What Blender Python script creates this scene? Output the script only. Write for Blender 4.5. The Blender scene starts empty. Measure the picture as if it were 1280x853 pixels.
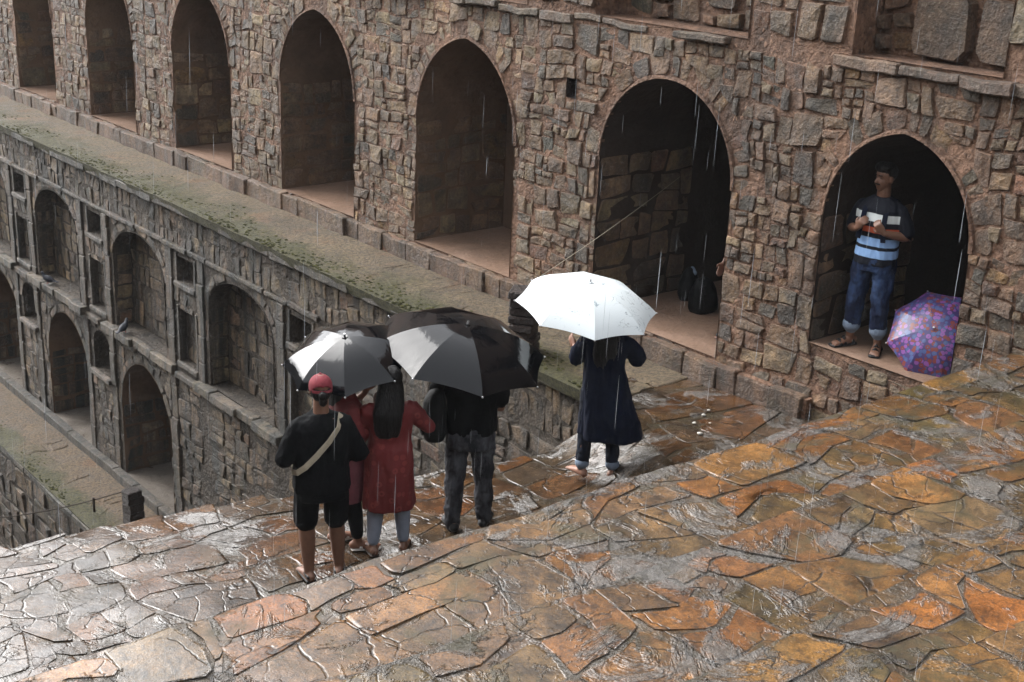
import bpy, bmesh, math, random
import numpy as np
from mathutils import Vector, Matrix, noise, geometry

# ---------------------------------------------------------------- camera, sky, sun, exposure
scene = bpy.context.scene
COL = scene.collection
cam_data = bpy.data.cameras.new('camera')
cam = bpy.data.objects.new('camera', cam_data)
COL.objects.link(cam)
YAW, PITCH, ROLL = math.radians(39.870), math.radians(19.112), math.radians(2.437)
fwd = Vector((math.sin(YAW) * math.cos(PITCH), math.cos(YAW) * math.cos(PITCH), -math.sin(PITCH)))
rgt = Vector((math.cos(YAW), -math.sin(YAW), 0))
upv = rgt.cross(fwd)
r2 = math.cos(ROLL) * rgt + math.sin(ROLL) * upv
u2 = -math.sin(ROLL) * rgt + math.cos(ROLL) * upv
cam.matrix_world = Matrix(((r2.x, u2.x, -fwd.x, 0), (r2.y, u2.y, -fwd.y, 0), (r2.z, u2.z, -fwd.z, 0), (0, 0, 0, 1)))
cam_data.sensor_width = 36.0
cam_data.sensor_fit = 'HORIZONTAL'
cam_data.lens = 36.0 * 1694.7 / 1280.0
cam_data.clip_start = 0.05
cam_data.clip_end = 500.0
scene.camera = cam

SUN_EL, SUN_ROT = math.radians(42), math.radians(-14)
world = bpy.data.worlds.new('World')
scene.world = world
world.use_nodes = True
wn, wl = world.node_tree.nodes, world.node_tree.links
wn.clear()
sky = wn.new('ShaderNodeTexSky')
sky.sky_type = 'NISHITA'
sky.sun_disc = False
sky.sun_elevation = SUN_EL
sky.sun_rotation = SUN_ROT
sky.air_density = 1.0
sky.dust_density = 2.5
sky.ozone_density = 1.0
hs = wn.new('ShaderNodeHueSaturation')
hs.inputs['Saturation'].default_value = 0.16
bg = wn.new('ShaderNodeBackground')
bg.inputs['Strength'].default_value = 0.15
wo = wn.new('ShaderNodeOutputWorld')
wl.new(sky.outputs[0], hs.inputs['Color'])
wl.new(hs.outputs[0], bg.inputs['Color'])
wl.new(bg.outputs[0], wo.inputs['Surface'])

sun_d = bpy.data.lights.new('sun', 'SUN')
sun_d.energy = 1.0
sun_d.angle = math.radians(52)
sun_d.color = (1.0, 0.98, 0.96)
sun = bpy.data.objects.new('sun', sun_d)
COL.objects.link(sun)
sun.location = (-10, 5, 20)
_sd = Vector((math.sin(SUN_ROT) * math.cos(SUN_EL), math.cos(SUN_ROT) * math.cos(SUN_EL), math.sin(SUN_EL)))
sun.rotation_euler = _sd.to_track_quat('Z', 'Y').to_euler()

scene.view_settings.view_transform = 'Standard'
scene.view_settings.look = 'None'
scene.view_settings.gamma = 1.0
scene.view_settings.exposure = 2.15
scene.cycles.use_denoising = True
scene.cycles.max_bounces = 4
scene.cycles.diffuse_bounces = 3
scene.cycles.glossy_bounces = 2
scene.cycles.caustics_reflective = False

# ---------------------------------------------------------------- small helpers
def place(name, mesh, parent=None, loc=(0, 0, 0), mat=None):
    o = bpy.data.objects.new(name, mesh)
    COL.objects.link(o)
    loc = Vector(loc)
    if parent is not None:
        o.parent = parent
        p = parent
        while p is not None:
            loc = loc - Vector(p.location)
            p = p.parent
    o.location = loc
    if mat is not None and mesh is not None:
        mesh.materials.clear()
        mesh.materials.append(mat)
    return o

def tag(o, label=None, cat=None, group=None, kind=None):
    if label: o['label'] = label
    if cat: o['category'] = cat
    if group: o['group'] = group
    if kind: o['kind'] = kind
    return o

def thing(name, loc, label, cat, group=None):
    o = bpy.data.objects.new(name, None)
    COL.objects.link(o)
    o.location = loc
    o.empty_display_size = 0.2
    return tag(o, label, cat, group)

def mesh_from(verts, faces, name='m', smooth=False, tint=None):
    me = bpy.data.meshes.new(name)
    me.from_pydata([tuple(v) for v in verts], [], faces)
    if tint is not None:
        ca = me.color_attributes.new('tint', 'FLOAT_COLOR', 'POINT')
        arr = np.ones((len(verts), 4), np.float32)
        tint = np.asarray(tint, np.float32)
        arr[:, :tint.shape[-1]] = tint
        ca.data.foreach_set('color', arr.ravel())
    if smooth:      # 'top': stones keep flat sides under a smooth worn face
        me.polygons.foreach_set('use_smooth', [(smooth != 'top') or i % 4 != 0 for i in range(len(me.polygons))])
    me.update()
    return me

def box_mesh(sx, sy, sz, bev=0.0, jit=0.0, seed=0, name='m'):
    """box standing on z = 0, centred in x and y, bevelled and a little uneven"""
    bm = bmesh.new()
    bmesh.ops.create_cube(bm, size=1.0)
    rr = random.Random(seed)
    for v in bm.verts:
        v.co = Vector((v.co.x * sx + rr.uniform(-jit, jit), v.co.y * sy + rr.uniform(-jit, jit), (v.co.z + .5) * sz + rr.uniform(-jit, jit) * .5))
    if bev > 0:
        bmesh.ops.bevel(bm, geom=bm.edges[:], offset=bev, segments=1, affect='EDGES')
    me = bpy.data.meshes.new(name)
    bm.to_mesh(me); bm.free()
    return me

# ---------------------------------------------------------------- materials
class NT:
    def __init__(s, name):
        s.m = bpy.data.materials.new(name)
        s.m.use_nodes = True
        s.n, s.l = s.m.node_tree.nodes, s.m.node_tree.links
        s.b = s.n['Principled BSDF']
    def node(s, typ, **kw):
        x = s.n.new(typ)
        for k, v in kw.items():
            if k in x.inputs: s.put(x.inputs[k], v)
            else: setattr(x, k, v)
        return x
    def put(s, sock, v):
        if isinstance(v, bpy.types.NodeSocket): s.l.new(v, sock)
        elif isinstance(v, (tuple, list)) and len(v) == 3 and sock.type == 'RGBA': sock.default_value = (*v, 1)
        else: sock.default_value = v
    def pos(s, scale=(1, 1, 1)):
        g = s.node('ShaderNodeNewGeometry')
        mp = s.node('ShaderNodeMapping')
        s.l.new(g.outputs['Position'], mp.inputs['Vector'])
        mp.inputs['Scale'].default_value = scale
        return mp.outputs[0]
    def obj(s, scale=(1, 1, 1)):
        g = s.node('ShaderNodeTexCoord')
        mp = s.node('ShaderNodeMapping')
        s.l.new(g.outputs['Object'], mp.inputs['Vector'])
        mp.inputs['Scale'].default_value = scale
        return mp.outputs[0]
    def noise(s, vec, scale, detail=4, rough=.55, dist=0.0):
        x = s.node('ShaderNodeTexNoise', Scale=scale, Detail=detail, Roughness=rough, Distortion=dist)
        s.l.new(vec, x.inputs['Vector'])
        return x.outputs[0]
    def voro(s, vec, scale, feature='F1', out='Distance', rnd=1.0):
        x = s.node('ShaderNodeTexVoronoi', feature=feature, Scale=scale, Randomness=rnd)
        s.l.new(vec, x.inputs['Vector'])
        return x.outputs[out]
    def ramp(s, f, a, b, lo=0.0, hi=1.0):
        x = s.node('ShaderNodeMapRange', clamp=True)
        x.inputs[1].default_value = a; x.inputs[2].default_value = b
        x.inputs[3].default_value = lo; x.inputs[4].default_value = hi
        s.l.new(f, x.inputs[0])
        return x.outputs[0]
    def mix(s, f, a, b, typ='MIX'):
        x = s.node('ShaderNodeMix', data_type='RGBA', blend_type=typ)
        s.put(x.inputs[0], f); s.put(x.inputs[6], a); s.put(x.inputs[7], b)
        return x.outputs[2]
    def math(s, op, a, b=0.0):
        x = s.node('ShaderNodeMath', operation=op)
        s.put(x.inputs[0], a); s.put(x.inputs[1], b)
        return x.outputs[0]
    def bump(s, h, strength=.5, dist=.02, normal=None):
        x = s.node('ShaderNodeBump', Strength=strength, Distance=dist)
        s.l.new(h, x.inputs['Height'])
        if normal is not None: s.l.new(normal, x.inputs['Normal'])
        return x.outputs[0]
    def attr(s, name='tint'):
        x = s.node('ShaderNodeAttribute', attribute_name=name)
        return x.outputs['Color']
    def out(s, col=None, rough=None, normal=None, spec=None, coat=None, coat_rough=None, metal=None):
        for k, v in (('Base Color', col), ('Roughness', rough), ('Normal', normal), ('Specular IOR Level', spec),
                     ('Coat Weight', coat), ('Coat Roughness', coat_rough), ('Metallic', metal)):
            if v is not None: s.put(s.b.inputs[k], v)
        return s.m

def wall_stone_mat(name, stain, moss, gloss, mort):
    t = NT(name)
    p = t.pos()
    at = t.node('ShaderNodeAttribute', attribute_name='tint')
    c = at.outputs['Color']
    n1 = t.noise(p, 7.0, 5, .65)
    c = t.mix(1.0, c, t.mix(t.ramp(n1, .32, .68), (.42, .40, .39), (1.62, 1.56, 1.46)), 'MULTIPLY')
    n5 = t.noise(p, 30, 4, .7)
    c = t.mix(t.ramp(n5, .54, .70, 0, .55), c, (.27, .24, .20))
    c = t.mix(t.ramp(n5, .46, .34, 0, .6), c, (.022, .018, .014))
    blot = t.noise(p, 1.1, 5, .62, .5)
    # mortar smeared over the rims of the stones
    n2 = t.noise(p, 3.4, 5, .68, .4)
    face = t.math('ADD', at.outputs['Alpha'], t.math('MULTIPLY', t.math('SUBTRACT', n2, .5), 2.3))
    c = t.mix(t.ramp(face, .05, .95, .88, 0), c, t.mix(1.0, mort, t.mix(t.ramp(n5, .3, .7), (.6, .58, .55), (1.5, 1.45, 1.4)), 'MULTIPLY'))
    c = t.mix(1.0, c, t.mix(t.ramp(blot, .32, .68), (.55, .54, .54), (1.30, 1.26, 1.20)), 'MULTIPLY')
    streak = t.noise(t.pos((3.2, 3.2, .35)), 1.6, 5, .62)
    c = t.mix(t.ramp(streak, .43, .62, 0, stain), c, (.013, .014, .0115))
    c = t.mix(t.ramp(n2, .56, .70, 0, moss), c, (.030, .034, .015))
    nb = t.bump(t.math('ADD', t.noise(p, 12, 6, .72), t.math('MULTIPLY', n5, .6)), 1.0, .05)
    return t.out(c, t.ramp(n1, .3, .7, gloss, gloss + .3), nb, .45)

def mortar_mat(name, a, b, stain, rough=.75):
    t = NT(name)
    p = t.pos()
    c = t.mix(t.ramp(t.noise(p, 3.2, 5, .65), .32, .68), a, b)
    n5 = t.noise(p, 26, 5, .68)
    c = t.mix(t.ramp(n5, .55, .72, 0, .5), c, tuple(x * 1.9 for x in b))
    blot = t.noise(p, 1.1, 5, .62, .5)
    c = t.mix(1.0, c, t.mix(t.ramp(blot, .32, .68), (.55, .54, .54), (1.30, 1.26, 1.20)), 'MULTIPLY')
    streak = t.noise(t.pos((2.6, 2.6, .3)), 1.6, 5, .62)
    c = t.mix(t.ramp(streak, .48, .68, 0, stain), c, (.015, .014, .012))
    vo = t.node('ShaderNodeTexVoronoi', Scale=19.0); t.l.new(t.mix(.12, p, t.node('ShaderNodeTexNoise', Scale=7.0).outputs[1]), vo.inputs['Vector'])
    sp = t.node('ShaderNodeSeparateColor'); t.l.new(vo.outputs['Color'], sp.inputs[0])
    grit = t.mix(t.ramp(sp.outputs[0], .35, .75), tuple(x * .45 for x in a), tuple(x * 1.35 for x in b))
    c = t.mix(t.math('MULTIPLY', t.ramp(vo.outputs['Distance'], .45, .25), t.ramp(sp.outputs[1], .35, .55, 0, .75)), c, grit)
    c = t.mix(t.ramp(n5, .45, .33, 0, .6), c, tuple(x * .25 for x in a))
    nb = t.bump(t.math('SUBTRACT', t.math('ADD', n5, t.math('MULTIPLY', t.noise(p, 9, 4, .6), .8)), t.math('MULTIPLY', vo.outputs['Distance'], .5)), 1.0, .055)
    return t.out(c, rough, nb, .35)

def plaster_mat(name, a, b, rough, wet=0.0):
    t = NT(name)
    p = t.pos()
    n1 = t.noise(p, 2.1, 5, .65)
    c = t.mix(t.ramp(n1, .3, .7), a, b)
    n2 = t.noise(p, 13, 5, .66)
    c = t.mix(t.ramp(n2, .52, .75, 0, .5), c, tuple(x * .5 for x in a))
    n6 = t.noise(p, .9, 5, .65, .6)
    c = t.mix(t.ramp(n6, .45, .66, 0, .55), c, tuple(x * .42 for x in a))
    nb = t.bump(n2, .6, .03)
    return t.out(c, t.ramp(n1, .35, .65, rough - wet, rough), nb, .3)

def paving_mat(name, moss, silt, gloss_lo, gloss_hi, film, chips, rust=(.150, .088, .036)):
    """wet flagstones: tint per stone, rust and ochre blotches, silt and moss over joints, cracks and pits, a film of water"""
    t = NT(name)
    p = t.pos()
    at = t.node('ShaderNodeAttribute', attribute_name='tint')
    c = at.outputs['Color']
    n1 = t.noise(p, 4.5, 6, .72, .3)
    n3 = t.noise(p, 26, 5, .72)
    n4 = t.noise(p, 95, 3, .75)
    wide = t.noise(p, 1.3, 5, .66, .7)
    c = t.mix(t.ramp(wide, .36, .60, .0, .62), c, t.mix(t.ramp(n1, .35, .65), (.046, .032, .019), rust))
    c = t.mix(1.0, c, t.mix(t.ramp(n1, .32, .68), (.42, .42, .44), (1.62, 1.52, 1.40)), 'MULTIPLY')
    c = t.mix(1.0, c, t.mix(t.ramp(n4, .32, .68), (.45, .45, .46), (1.5, 1.45, 1.4)), 'MULTIPLY')
    c = t.mix(t.ramp(n3, .52, .66, 0, .8), c, (.016, .013, .010))
    c = t.mix(t.ramp(n3, .42, .32, 0, .35), c, (.20, .155, .11))
    n2 = t.noise(p, 1.7, 6, .72, .9)
    face = t.math('ADD', at.outputs['Alpha'], t.math('MULTIPLY', t.math('SUBTRACT', t.noise(p, 3.6, 5, .70, .4), .5), 3.0))
    rim = t.ramp(face, -.05, .55, 1, 0)
    dirt = t.mix(t.ramp(n3, .35, .65), (.018, .016, .009), (.066, .054, .036))
    c = t.mix(t.math('MULTIPLY', rim, .75), c, dirt)
    sm = t.ramp(n2, .53, .59, 0, silt)
    c = t.mix(sm, c, t.mix(t.ramp(n3, .35, .65), (.026, .024, .021), (.125, .115, .104)))
    mm = t.noise(p, 2.1, 6, .72, .6)
    c = t.mix(t.ramp(mm, .53, .64, 0, moss), c, t.mix(n3, (.018, .020, .008), (.058, .056, .020)))
    cr = t.voro(t.mix(.10, p, t.node('ShaderNodeTexNoise', Scale=3.0).outputs[1]), 3.3, 'DISTANCE_TO_EDGE')
    crack = t.math('MULTIPLY', t.ramp(cr, .022, .006), t.ramp(wide, .46, .56))
    c = t.mix(t.math('MULTIPLY', crack, .85), c, (.012, .010, .008))
    rock = t.noise(t.pos((1.0, 1.2, 1.2)), 16, 6, .72, .1)
    rough_k = t.math('ADD', t.math('MAXIMUM', sm, t.math('MULTIPLY', rim, .55)), .07)
    hgt = t.math('ADD', t.math('MULTIPLY', rock, t.math('MULTIPLY', rough_k, chips)), t.math('MULTIPLY', t.math('ADD', n3, t.math('MULTIPLY', n4, .4)), .07))
    hgt = t.math('SUBTRACT', hgt, t.math('MULTIPLY', crack, .12))
    nb = t.bump(hgt, 1.0, .032)
    rough = t.math('ADD', t.ramp(n3, .3, .7, gloss_lo, gloss_hi), t.math('MULTIPLY', t.ramp(mm, .53, .64), .2))
    wet = t.math('ADD', t.math('MULTIPLY', sm, .9), .35)
    rough = t.math('SUBTRACT', rough, t.math('MULTIPLY', sm, .10))
    m = t.out(t.mix(1.0, c, (.80, .77, .73), 'MULTIPLY'), rough, nb, .36, t.math('MULTIPLY', t.ramp(mm, .62, .45, 0, film), wet), .09)
    t.l.new(nb, t.b.inputs['Coat Normal'])
    t.b.inputs['Coat IOR'].default_value = 1.55
    return m

M_STONE_U = wall_stone_mat('upper_wall_stone', .42, .13, .45, (.155, .092, .059))
M_STONE_L = wall_stone_mat('lower_wall_stone', .92, .50, .40, (.066, .054, .042))
M_MORT_U = mortar_mat('red_lime_mortar', (.108, .059, .037), (.215, .125, .081), .40)
M_MORT_L = mortar_mat('grey_lime_mortar', (.045, .037, .029), (.095, .077, .060), .65)
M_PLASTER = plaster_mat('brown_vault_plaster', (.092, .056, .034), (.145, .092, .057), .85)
M_PLASTER_SHADE = plaster_mat('shade_dark_plaster', (.022, .015, .011), (.038, .025, .018), .9)  # vault plaster with the shade of the deep near arches put into its colour
M_FLOOR = plaster_mat('pink_lime_floor', (.165, .105, .072), (.235, .155, .112), .55, .2)
M_FLOOR_L = plaster_mat('grey_lime_floor', (.10, .085, .070), (.15, .13, .11), .5, .25)
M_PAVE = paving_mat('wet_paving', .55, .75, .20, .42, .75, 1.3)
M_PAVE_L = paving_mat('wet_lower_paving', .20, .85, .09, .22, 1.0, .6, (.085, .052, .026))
def ledge_mat(name, x_edge, x_back, tan_a, tan_b):
    """trampled lime and gravel ledge; moss grows along its outer edge"""
    t = NT(name)
    p = t.pos()
    g = t.node('ShaderNodeSeparateXYZ'); t.l.new(p, g.inputs[0])
    n1 = t.noise(p, 2.2, 6, .68, .4)
    n2 = t.noise(p, 22, 5, .72)
    n3 = t.noise(p, 90, 3, .75)
    c = t.mix(t.ramp(n1, .35, .65), tan_a, tan_b)
    c = t.mix(t.ramp(t.noise(p, 1.3, 4, .6), .55, .68, 0, .6), c, (.125, .066, .034))
    c = t.mix(1.0, c, t.mix(t.ramp(n2, .32, .68), (.32, .32, .32), (1.85, 1.78, 1.68)), 'MULTIPLY')
    c = t.mix(t.ramp(n3, .56, .68, 0, .6), c, (.24, .215, .175))
    f = t.math('ADD', t.ramp(g.outputs[0], x_edge, x_back, 1.0, -.25), t.math('MULTIPLY', t.math('SUBTRACT', t.noise(t.pos((1, .55, 1)), 1.5, 6, .7, .5), .5), 2.6))
    c = t.mix(t.ramp(f, .22, .72, 0, .9), c, t.mix(t.ramp(n2, .35, .65), (.014, .015, .007), (.068, .066, .022)))
    return t.out(c, t.ramp(n1, .3, .7, .45, .75), t.bump(t.math('ADD', n2, t.math('MULTIPLY', n3, .4)), 1.0, .035), .22)
M_LEDGE = ledge_mat('mossy_ledge', 8.42, 9.45, (.058, .044, .029), (.118, .092, .060))
M_LEDGE_L = ledge_mat('mossy_lower_ledge', 7.33, 8.1, (.065, .048, .032), (.105, .076, .048))
M_JOINT = mortar_mat('paving_joint', (.026, .020, .013), (.060, .046, .030), .3, .55)
M_SLAB = mortar_mat('dark_red_slab', (.016, .010, .008), (.032, .019, .015), .2, .5)
# ---------------------------------------------------------------- masonry: cells, stones, cores
def clip(poly, px, py, nx, ny):
    out = []
    n = len(poly)
    for i in range(n):
        a, b = poly[i], poly[(i + 1) % n]
        da = (a[0] - px) * nx + (a[1] - py) * ny
        db = (b[0] - px) * nx + (b[1] - py) * ny
        if da >= 0: out.append(a)
        if (da >= 0) != (db >= 0):
            t = da / (da - db)
            out.append((a[0] + (b[0] - a[0]) * t, a[1] + (b[1] - a[1]) * t))
    return out

def area(p):
    return .5 * sum(p[i - 1][0] * p[i][1] - p[i][0] * p[i - 1][1] for i in range(len(p)))

def inside(poly, x, y):
    r = False
    n = len(poly)
    for i in range(n):
        (x1, y1), (x2, y2) = poly[i - 1], poly[i]
        if (y1 > y) != (y2 > y) and x < (x2 - x1) * (y - y1) / (y2 - y1) + x1: r = not r
    return r

def nearest(poly, x, y):
    best = None
    for i in range(len(poly)):
        (x1, y1), (x2, y2) = poly[i - 1], poly[i]
        dx, dy = x2 - x1, y2 - y1
        L = dx * dx + dy * dy
        t = 0 if L == 0 else max(0, min(1, ((x - x1) * dx + (y - y1) * dy) / L))
        qx, qy = x1 + t * dx, y1 + t * dy
        d = (x - qx) ** 2 + (y - qy) ** 2
        if best is None or d < best[0]: best = (d, qx, qy)
    return math.sqrt(best[0]), best[1], best[2]

def arch(c, w, z0, zs, za, n=9, grow=0.0, base=None):
    """pointed arch outline: centre c, half width w, floor z0, spring zs, apex za"""
    w, za = w + grow, za + grow * 1.15
    r = za - zs
    cc = max(0.0, (r * r - w * w) / (2 * w))
    R = w + cc
    a1 = math.atan2(r, cc)
    pts = [(c - w, z0 if base is None else base)]
    right = [(c - cc + R * math.cos(a1 * i / n), zs + R * math.sin(a1 * i / n) * (r / (R * math.sin(a1)))) for i in range(n + 1)]
    left = [(2 * c - x, z) for x, z in right]
    pts += left[:-1] + [(c, za)] + right[:-1][::-1]
    pts.append((c + w, z0 if base is None else base))
    return pts

def cells(seeds, rect, forbids=(), aniso=1.0, gap=.012, amin=.004):
    u0, u1, v0, v1 = rect
    S = np.array(seeds, float)
    if len(S) == 0: return []
    sc = S * np.array([aniso, 1.0])
    a2 = aniso * aniso
    out = []
    for i in range(len(S)):
        x, y = S[i]
        if not (u0 < x < u1 and v0 < y < v1): continue
        if any(inside(f, x, y) for f in forbids): continue
        d = ((sc - sc[i]) ** 2).sum(1)
        k = min(22, len(S))
        near = np.argpartition(d, k - 1)[:k]
        near = near[np.argsort(d[near])]
        P = [(max(u0, x - 1.6), max(v0, y - 1.6)), (min(u1, x + 1.6), max(v0, y - 1.6)), (min(u1, x + 1.6), min(v1, y + 1.6)), (max(u0, x - 1.6), min(v1, y + 1.6))]
        for j in near:
            if j == i: continue
            nx, ny = (x - S[j, 0]) * a2, (y - S[j, 1])
            P = clip(P, (x + S[j, 0]) / 2, (y + S[j, 1]) / 2, nx, ny)
            if len(P) < 3: break
        if len(P) < 3: continue
        for f in forbids:
            dd, qx, qy = nearest(f, x, y)
            if dd < .9 and dd > 1e-6:
                P = clip(P, qx, qy, x - qx, y - qy)
                if len(P) < 3: break
        if len(P) < 3: continue
        P = shrink(P, gap)
        if len(P) < 3 or abs(area(P)) < amin: continue
        out.append(P)
    return out

def split_rects(rect, rng, lo, hi, bias=1.0):
    """uneven ashlar/rubble layout: cut a rectangle until its pieces are stone-sized (lo, hi = width, height ranges)"""
    out, todo = [], [rect]
    while todo:
        a, b, c, d = todo.pop()
        w, h = b - a, d - c
        mw, mh = rng.uniform(lo[0], hi[0]), rng.uniform(lo[1], hi[1])
        if w <= mw * 1.25 and h <= mh * 1.25: out.append((a, b, c, d)); continue
        if w / mw * bias > h / mh:
            t = a + w * rng.uniform(.34, .66); todo += [(a, t, c, d), (t, b, c, d)]
        else:
            t = c + h * rng.uniform(.34, .66); todo += [(a, b, c, t), (a, b, t, d)]
    return out

def masonry(rect, rng, lo, hi, forbids=(), gap=.01, amin=.004, warp=.035, skew=.18, strip=1.3):
    """rubble courses: rows of blocks cut into stones, corners skewed, lines warped"""
    u0, u1, v0, v1 = rect
    blocks = []
    v = v0
    while v < v1 - .02:
        H = min(rng.uniform(.5, 1.0) * max(.5, hi[1] * 2), v1 - v)
        if v1 - v - H < .12: H = v1 - v
        u = u0
        while u < u1 - .02:
            W = min(rng.uniform(.5, 1.0) * strip, u1 - u)
            if u1 - u - W < .15: W = u1 - u
            blocks += split_rects((u, u + W, v, v + H), rng, lo, hi)
            u += W
        v += H
    sx, sy = rng.uniform(0, 99), rng.uniform(0, 99)
    def wp(x, y):
        q = Vector((x * 1.7 + sx, y * 1.7 + sy, 0)); q2 = Vector((x * 5.5 + sx, y * 5.5 + sy, 3))
        return (x + warp * 1.6 * noise.noise(q) + warp * .6 * noise.noise(q2), y + warp * 1.6 * noise.noise(q + Vector((31, 7, 0))) + warp * .6 * noise.noise(q2 + Vector((11, 17, 0))))
    out = []
    for (a, b, c, d) in blocks:
        w, h = b - a, d - c
        s = lambda L: rng.uniform(0, skew) * L * rng.choice((0, 0, 1))
        P = [(a + s(w), c + s(h)), (b - s(w), c + s(h)), (b - s(w), d - s(h)), (a + s(w), d - s(h))]
        Q = []
        for i in range(4):
            p, q = P[i], P[(i + 1) % 4]
            Q.append(p); Q.append(((p[0] + q[0]) / 2, (p[1] + q[1]) / 2))
        Q = [wp(*p) for p in Q]
        cx, cy = sum(p[0] for p in Q) / 8, sum(p[1] for p in Q) / 8
        Q = clip(clip(clip(clip(Q, u0, 0, 1, 0), u1, 0, -1, 0), 0, v0, 0, 1), 0, v1, 0, -1)
        if len(Q) < 3: continue
        if any(inside(f, cx, cy) for f in forbids): continue
        for f in forbids:
            dd, qx, qy = nearest(f, cx, cy)
            if 1e-6 < dd < 1.2:
                Q = clip(Q, qx, qy, cx - qx, cy - qy)
                if len(Q) < 3: break
        if len(Q) < 3: continue
        if area(Q) < 0: Q = Q[::-1]
        cx, cy = sum(p[0] for p in Q) / len(Q), sum(p[1] for p in Q) / len(Q)
        R = [(p[0] - gap * (p[0] - cx) / max(.03, math.hypot(p[0] - cx, p[1] - cy)) * 1.3, p[1] - gap * (p[1] - cy) / max(.03, math.hypot(p[0] - cx, p[1] - cy)) * 1.3) for p in Q]
        if abs(area(R)) < amin: continue
        out.append(R)
    return out

def shrink(P, gap):
    if area(P) < 0: P = P[::-1]
    Q = list(P)
    for i in range(len(P)):
        a, b = P[i], P[(i + 1) % len(P)]
        ex, ey = b[0] - a[0], b[1] - a[1]
        L = math.hypot(ex, ey)
        if L < 1e-6: continue
        nx, ny = -ey / L, ex / L
        Q = clip(Q, a[0] + nx * gap, a[1] + ny * gap, nx, ny)
        if len(Q) < 3: return []
    return Q

def rows(rect, rng, h=(.16, .32), w=(.2, .55), jit=.25, split=.12):
    u0, u1, v0, v1 = rect
    S = []
    v = v0
    while v < v1:
        hh = rng.uniform(*h)
        u = u0 - rng.uniform(0, w[0])
        while u < u1 + .2:
            ww = rng.uniform(*w) * rng.choice((.7, 1, 1, 1.25))
            cu, cv = u + ww / 2, v + hh / 2
            if rng.random() < split:
                S.append((cu + rng.uniform(-.1, .1) * ww, v + hh * .22))
                S.append((cu + rng.uniform(-.1, .1) * ww, v + hh * .78))
            else:
                S.append((cu, cv + rng.uniform(-jit, jit) * hh))
            u += ww
        v += hh
    return S

def scatter(rect, rng, r, tries=12):
    """blue-noise seeds with varying radius"""
    u0, u1, v0, v1 = rect
    S, R = [], []
    n = int((u1 - u0) * (v1 - v0) / (r * r) * tries)
    cellsz = r * 2
    grid = {}
    for _ in range(n):
        x, y = rng.uniform(u0, u1), rng.uniform(v0, v1)
        rr = r * rng.choice((.62, .8, 1.0, 1.25, 1.6))
        gx, gy = int(x / cellsz), int(y / cellsz)
        ok = True
        for a in range(gx - 2, gx + 3):
            for b in range(gy - 2, gy + 3):
                for (px, py, pr) in grid.get((a, b), ()):
                    if (px - x) ** 2 + (py - y) ** 2 < ((pr + rr) * .5) ** 2 * 1.25: ok = False; break
                if not ok: break
            if not ok: break
        if ok:
            grid.setdefault((gx, gy), []).append((x, y, rr))
            S.append((x, y))
    return S

class Frame:
    def __init__(s, o, U, V, N): s.o, s.U, s.V, s.N = Vector(o), Vector(U), Vector(V), Vector(N)
    def at(s, u, v, n=0.0): return s.o + s.U * u + s.V * v + s.N * n

def stone(P, rng, proud, base=-.03, rough=1.0, dome=.3, inset=.09, maxn=12, rim=(.35, .95), drop=.004):
    """one stone on polygon P: ragged rim, small chamfer, uneven face; returns verts (u, v, n) and faces"""
    n = len(P)
    cx, cy = sum(p[0] for p in P) / n, sum(p[1] for p in P) / n
    B = []
    for i in range(n):                                   # cut the sharp corners
        a, b, c = P[i - 1], P[i], P[(i + 1) % n]
        e1, e2 = (b[0] - a[0], b[1] - a[1]), (c[0] - b[0], c[1] - b[1])
        turn = abs(math.atan2(e1[0] * e2[1] - e1[1] * e2[0], e1[0] * e2[0] + e1[1] * e2[1]))
        if turn < .7: B.append(b); continue
        for q, s in ((a, rng.uniform(.06, .2)), (c, rng.uniform(.06, .2))):
            B.append((b[0] + (q[0] - b[0]) * s, b[1] + (q[1] - b[1]) * s))
    while len(B) > maxn:
        k = min(range(len(B)), key=lambda i: (B[i][0] - B[i - 1][0]) ** 2 + (B[i][1] - B[i - 1][1]) ** 2)
        B.pop(k)
    R = math.sqrt(abs(area(P)))
    m = len(B)
    tu, tv = rng.uniform(-.10, .10) * rough, rng.uniform(-.10, .10) * rough
    sd = rng.uniform(0, 900)
    V, F = [], []
    def h(x, y):
        return (x - cx) * tu + (y - cy) * tv + rough * (.012 * noise.noise(Vector((x * 9, y * 9, sd))) + .008 * noise.noise(Vector((x * 21, y * 21, sd))))
    for x, y in B: V.append((x, y, base))
    for x, y in B:
        s = 1 - (rng.uniform(0, .06) * (.4 + .6 * rough) if drop else 0)
        V.append((cx + (x - cx) * s, cy + (y - cy) * s, max(-.012, proud * rng.uniform(*rim) + h(x, y) * (.7 if drop else 1) - drop)))
    for q, (lo, hi) in enumerate(((inset * .7, inset * 1.4), (.42, .58))):
        for x, y in B:
            s = 1 - rng.uniform(lo, hi)
            X, Y = cx + (x - cx) * s, cy + (y - cy) * s
            V.append((X, Y, proud * (1 + dome * q * .5) + h(X, Y)))
    V.append((cx, cy, proud * (1 + dome * .7) + h(cx, cy)))
    for i in range(m):
        j = (i + 1) % m
        for q in range(3): F.append((q * m + i, q * m + j, (q + 1) * m + j, (q + 1) * m + i))
        F.append((3 * m + i, 3 * m + j, 4 * m))
    return V, F, (cx, cy)

def tint_of(V, F, tint):
    m = (len(V) - 1) // 4
    T = np.ones((len(V), 4), np.float32)
    T[:, :3] = tint
    T[:m, 3] = 0.0; T[m:2 * m, 3] = .3; T[2 * m:3 * m, 3] = .8
    return T

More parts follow.
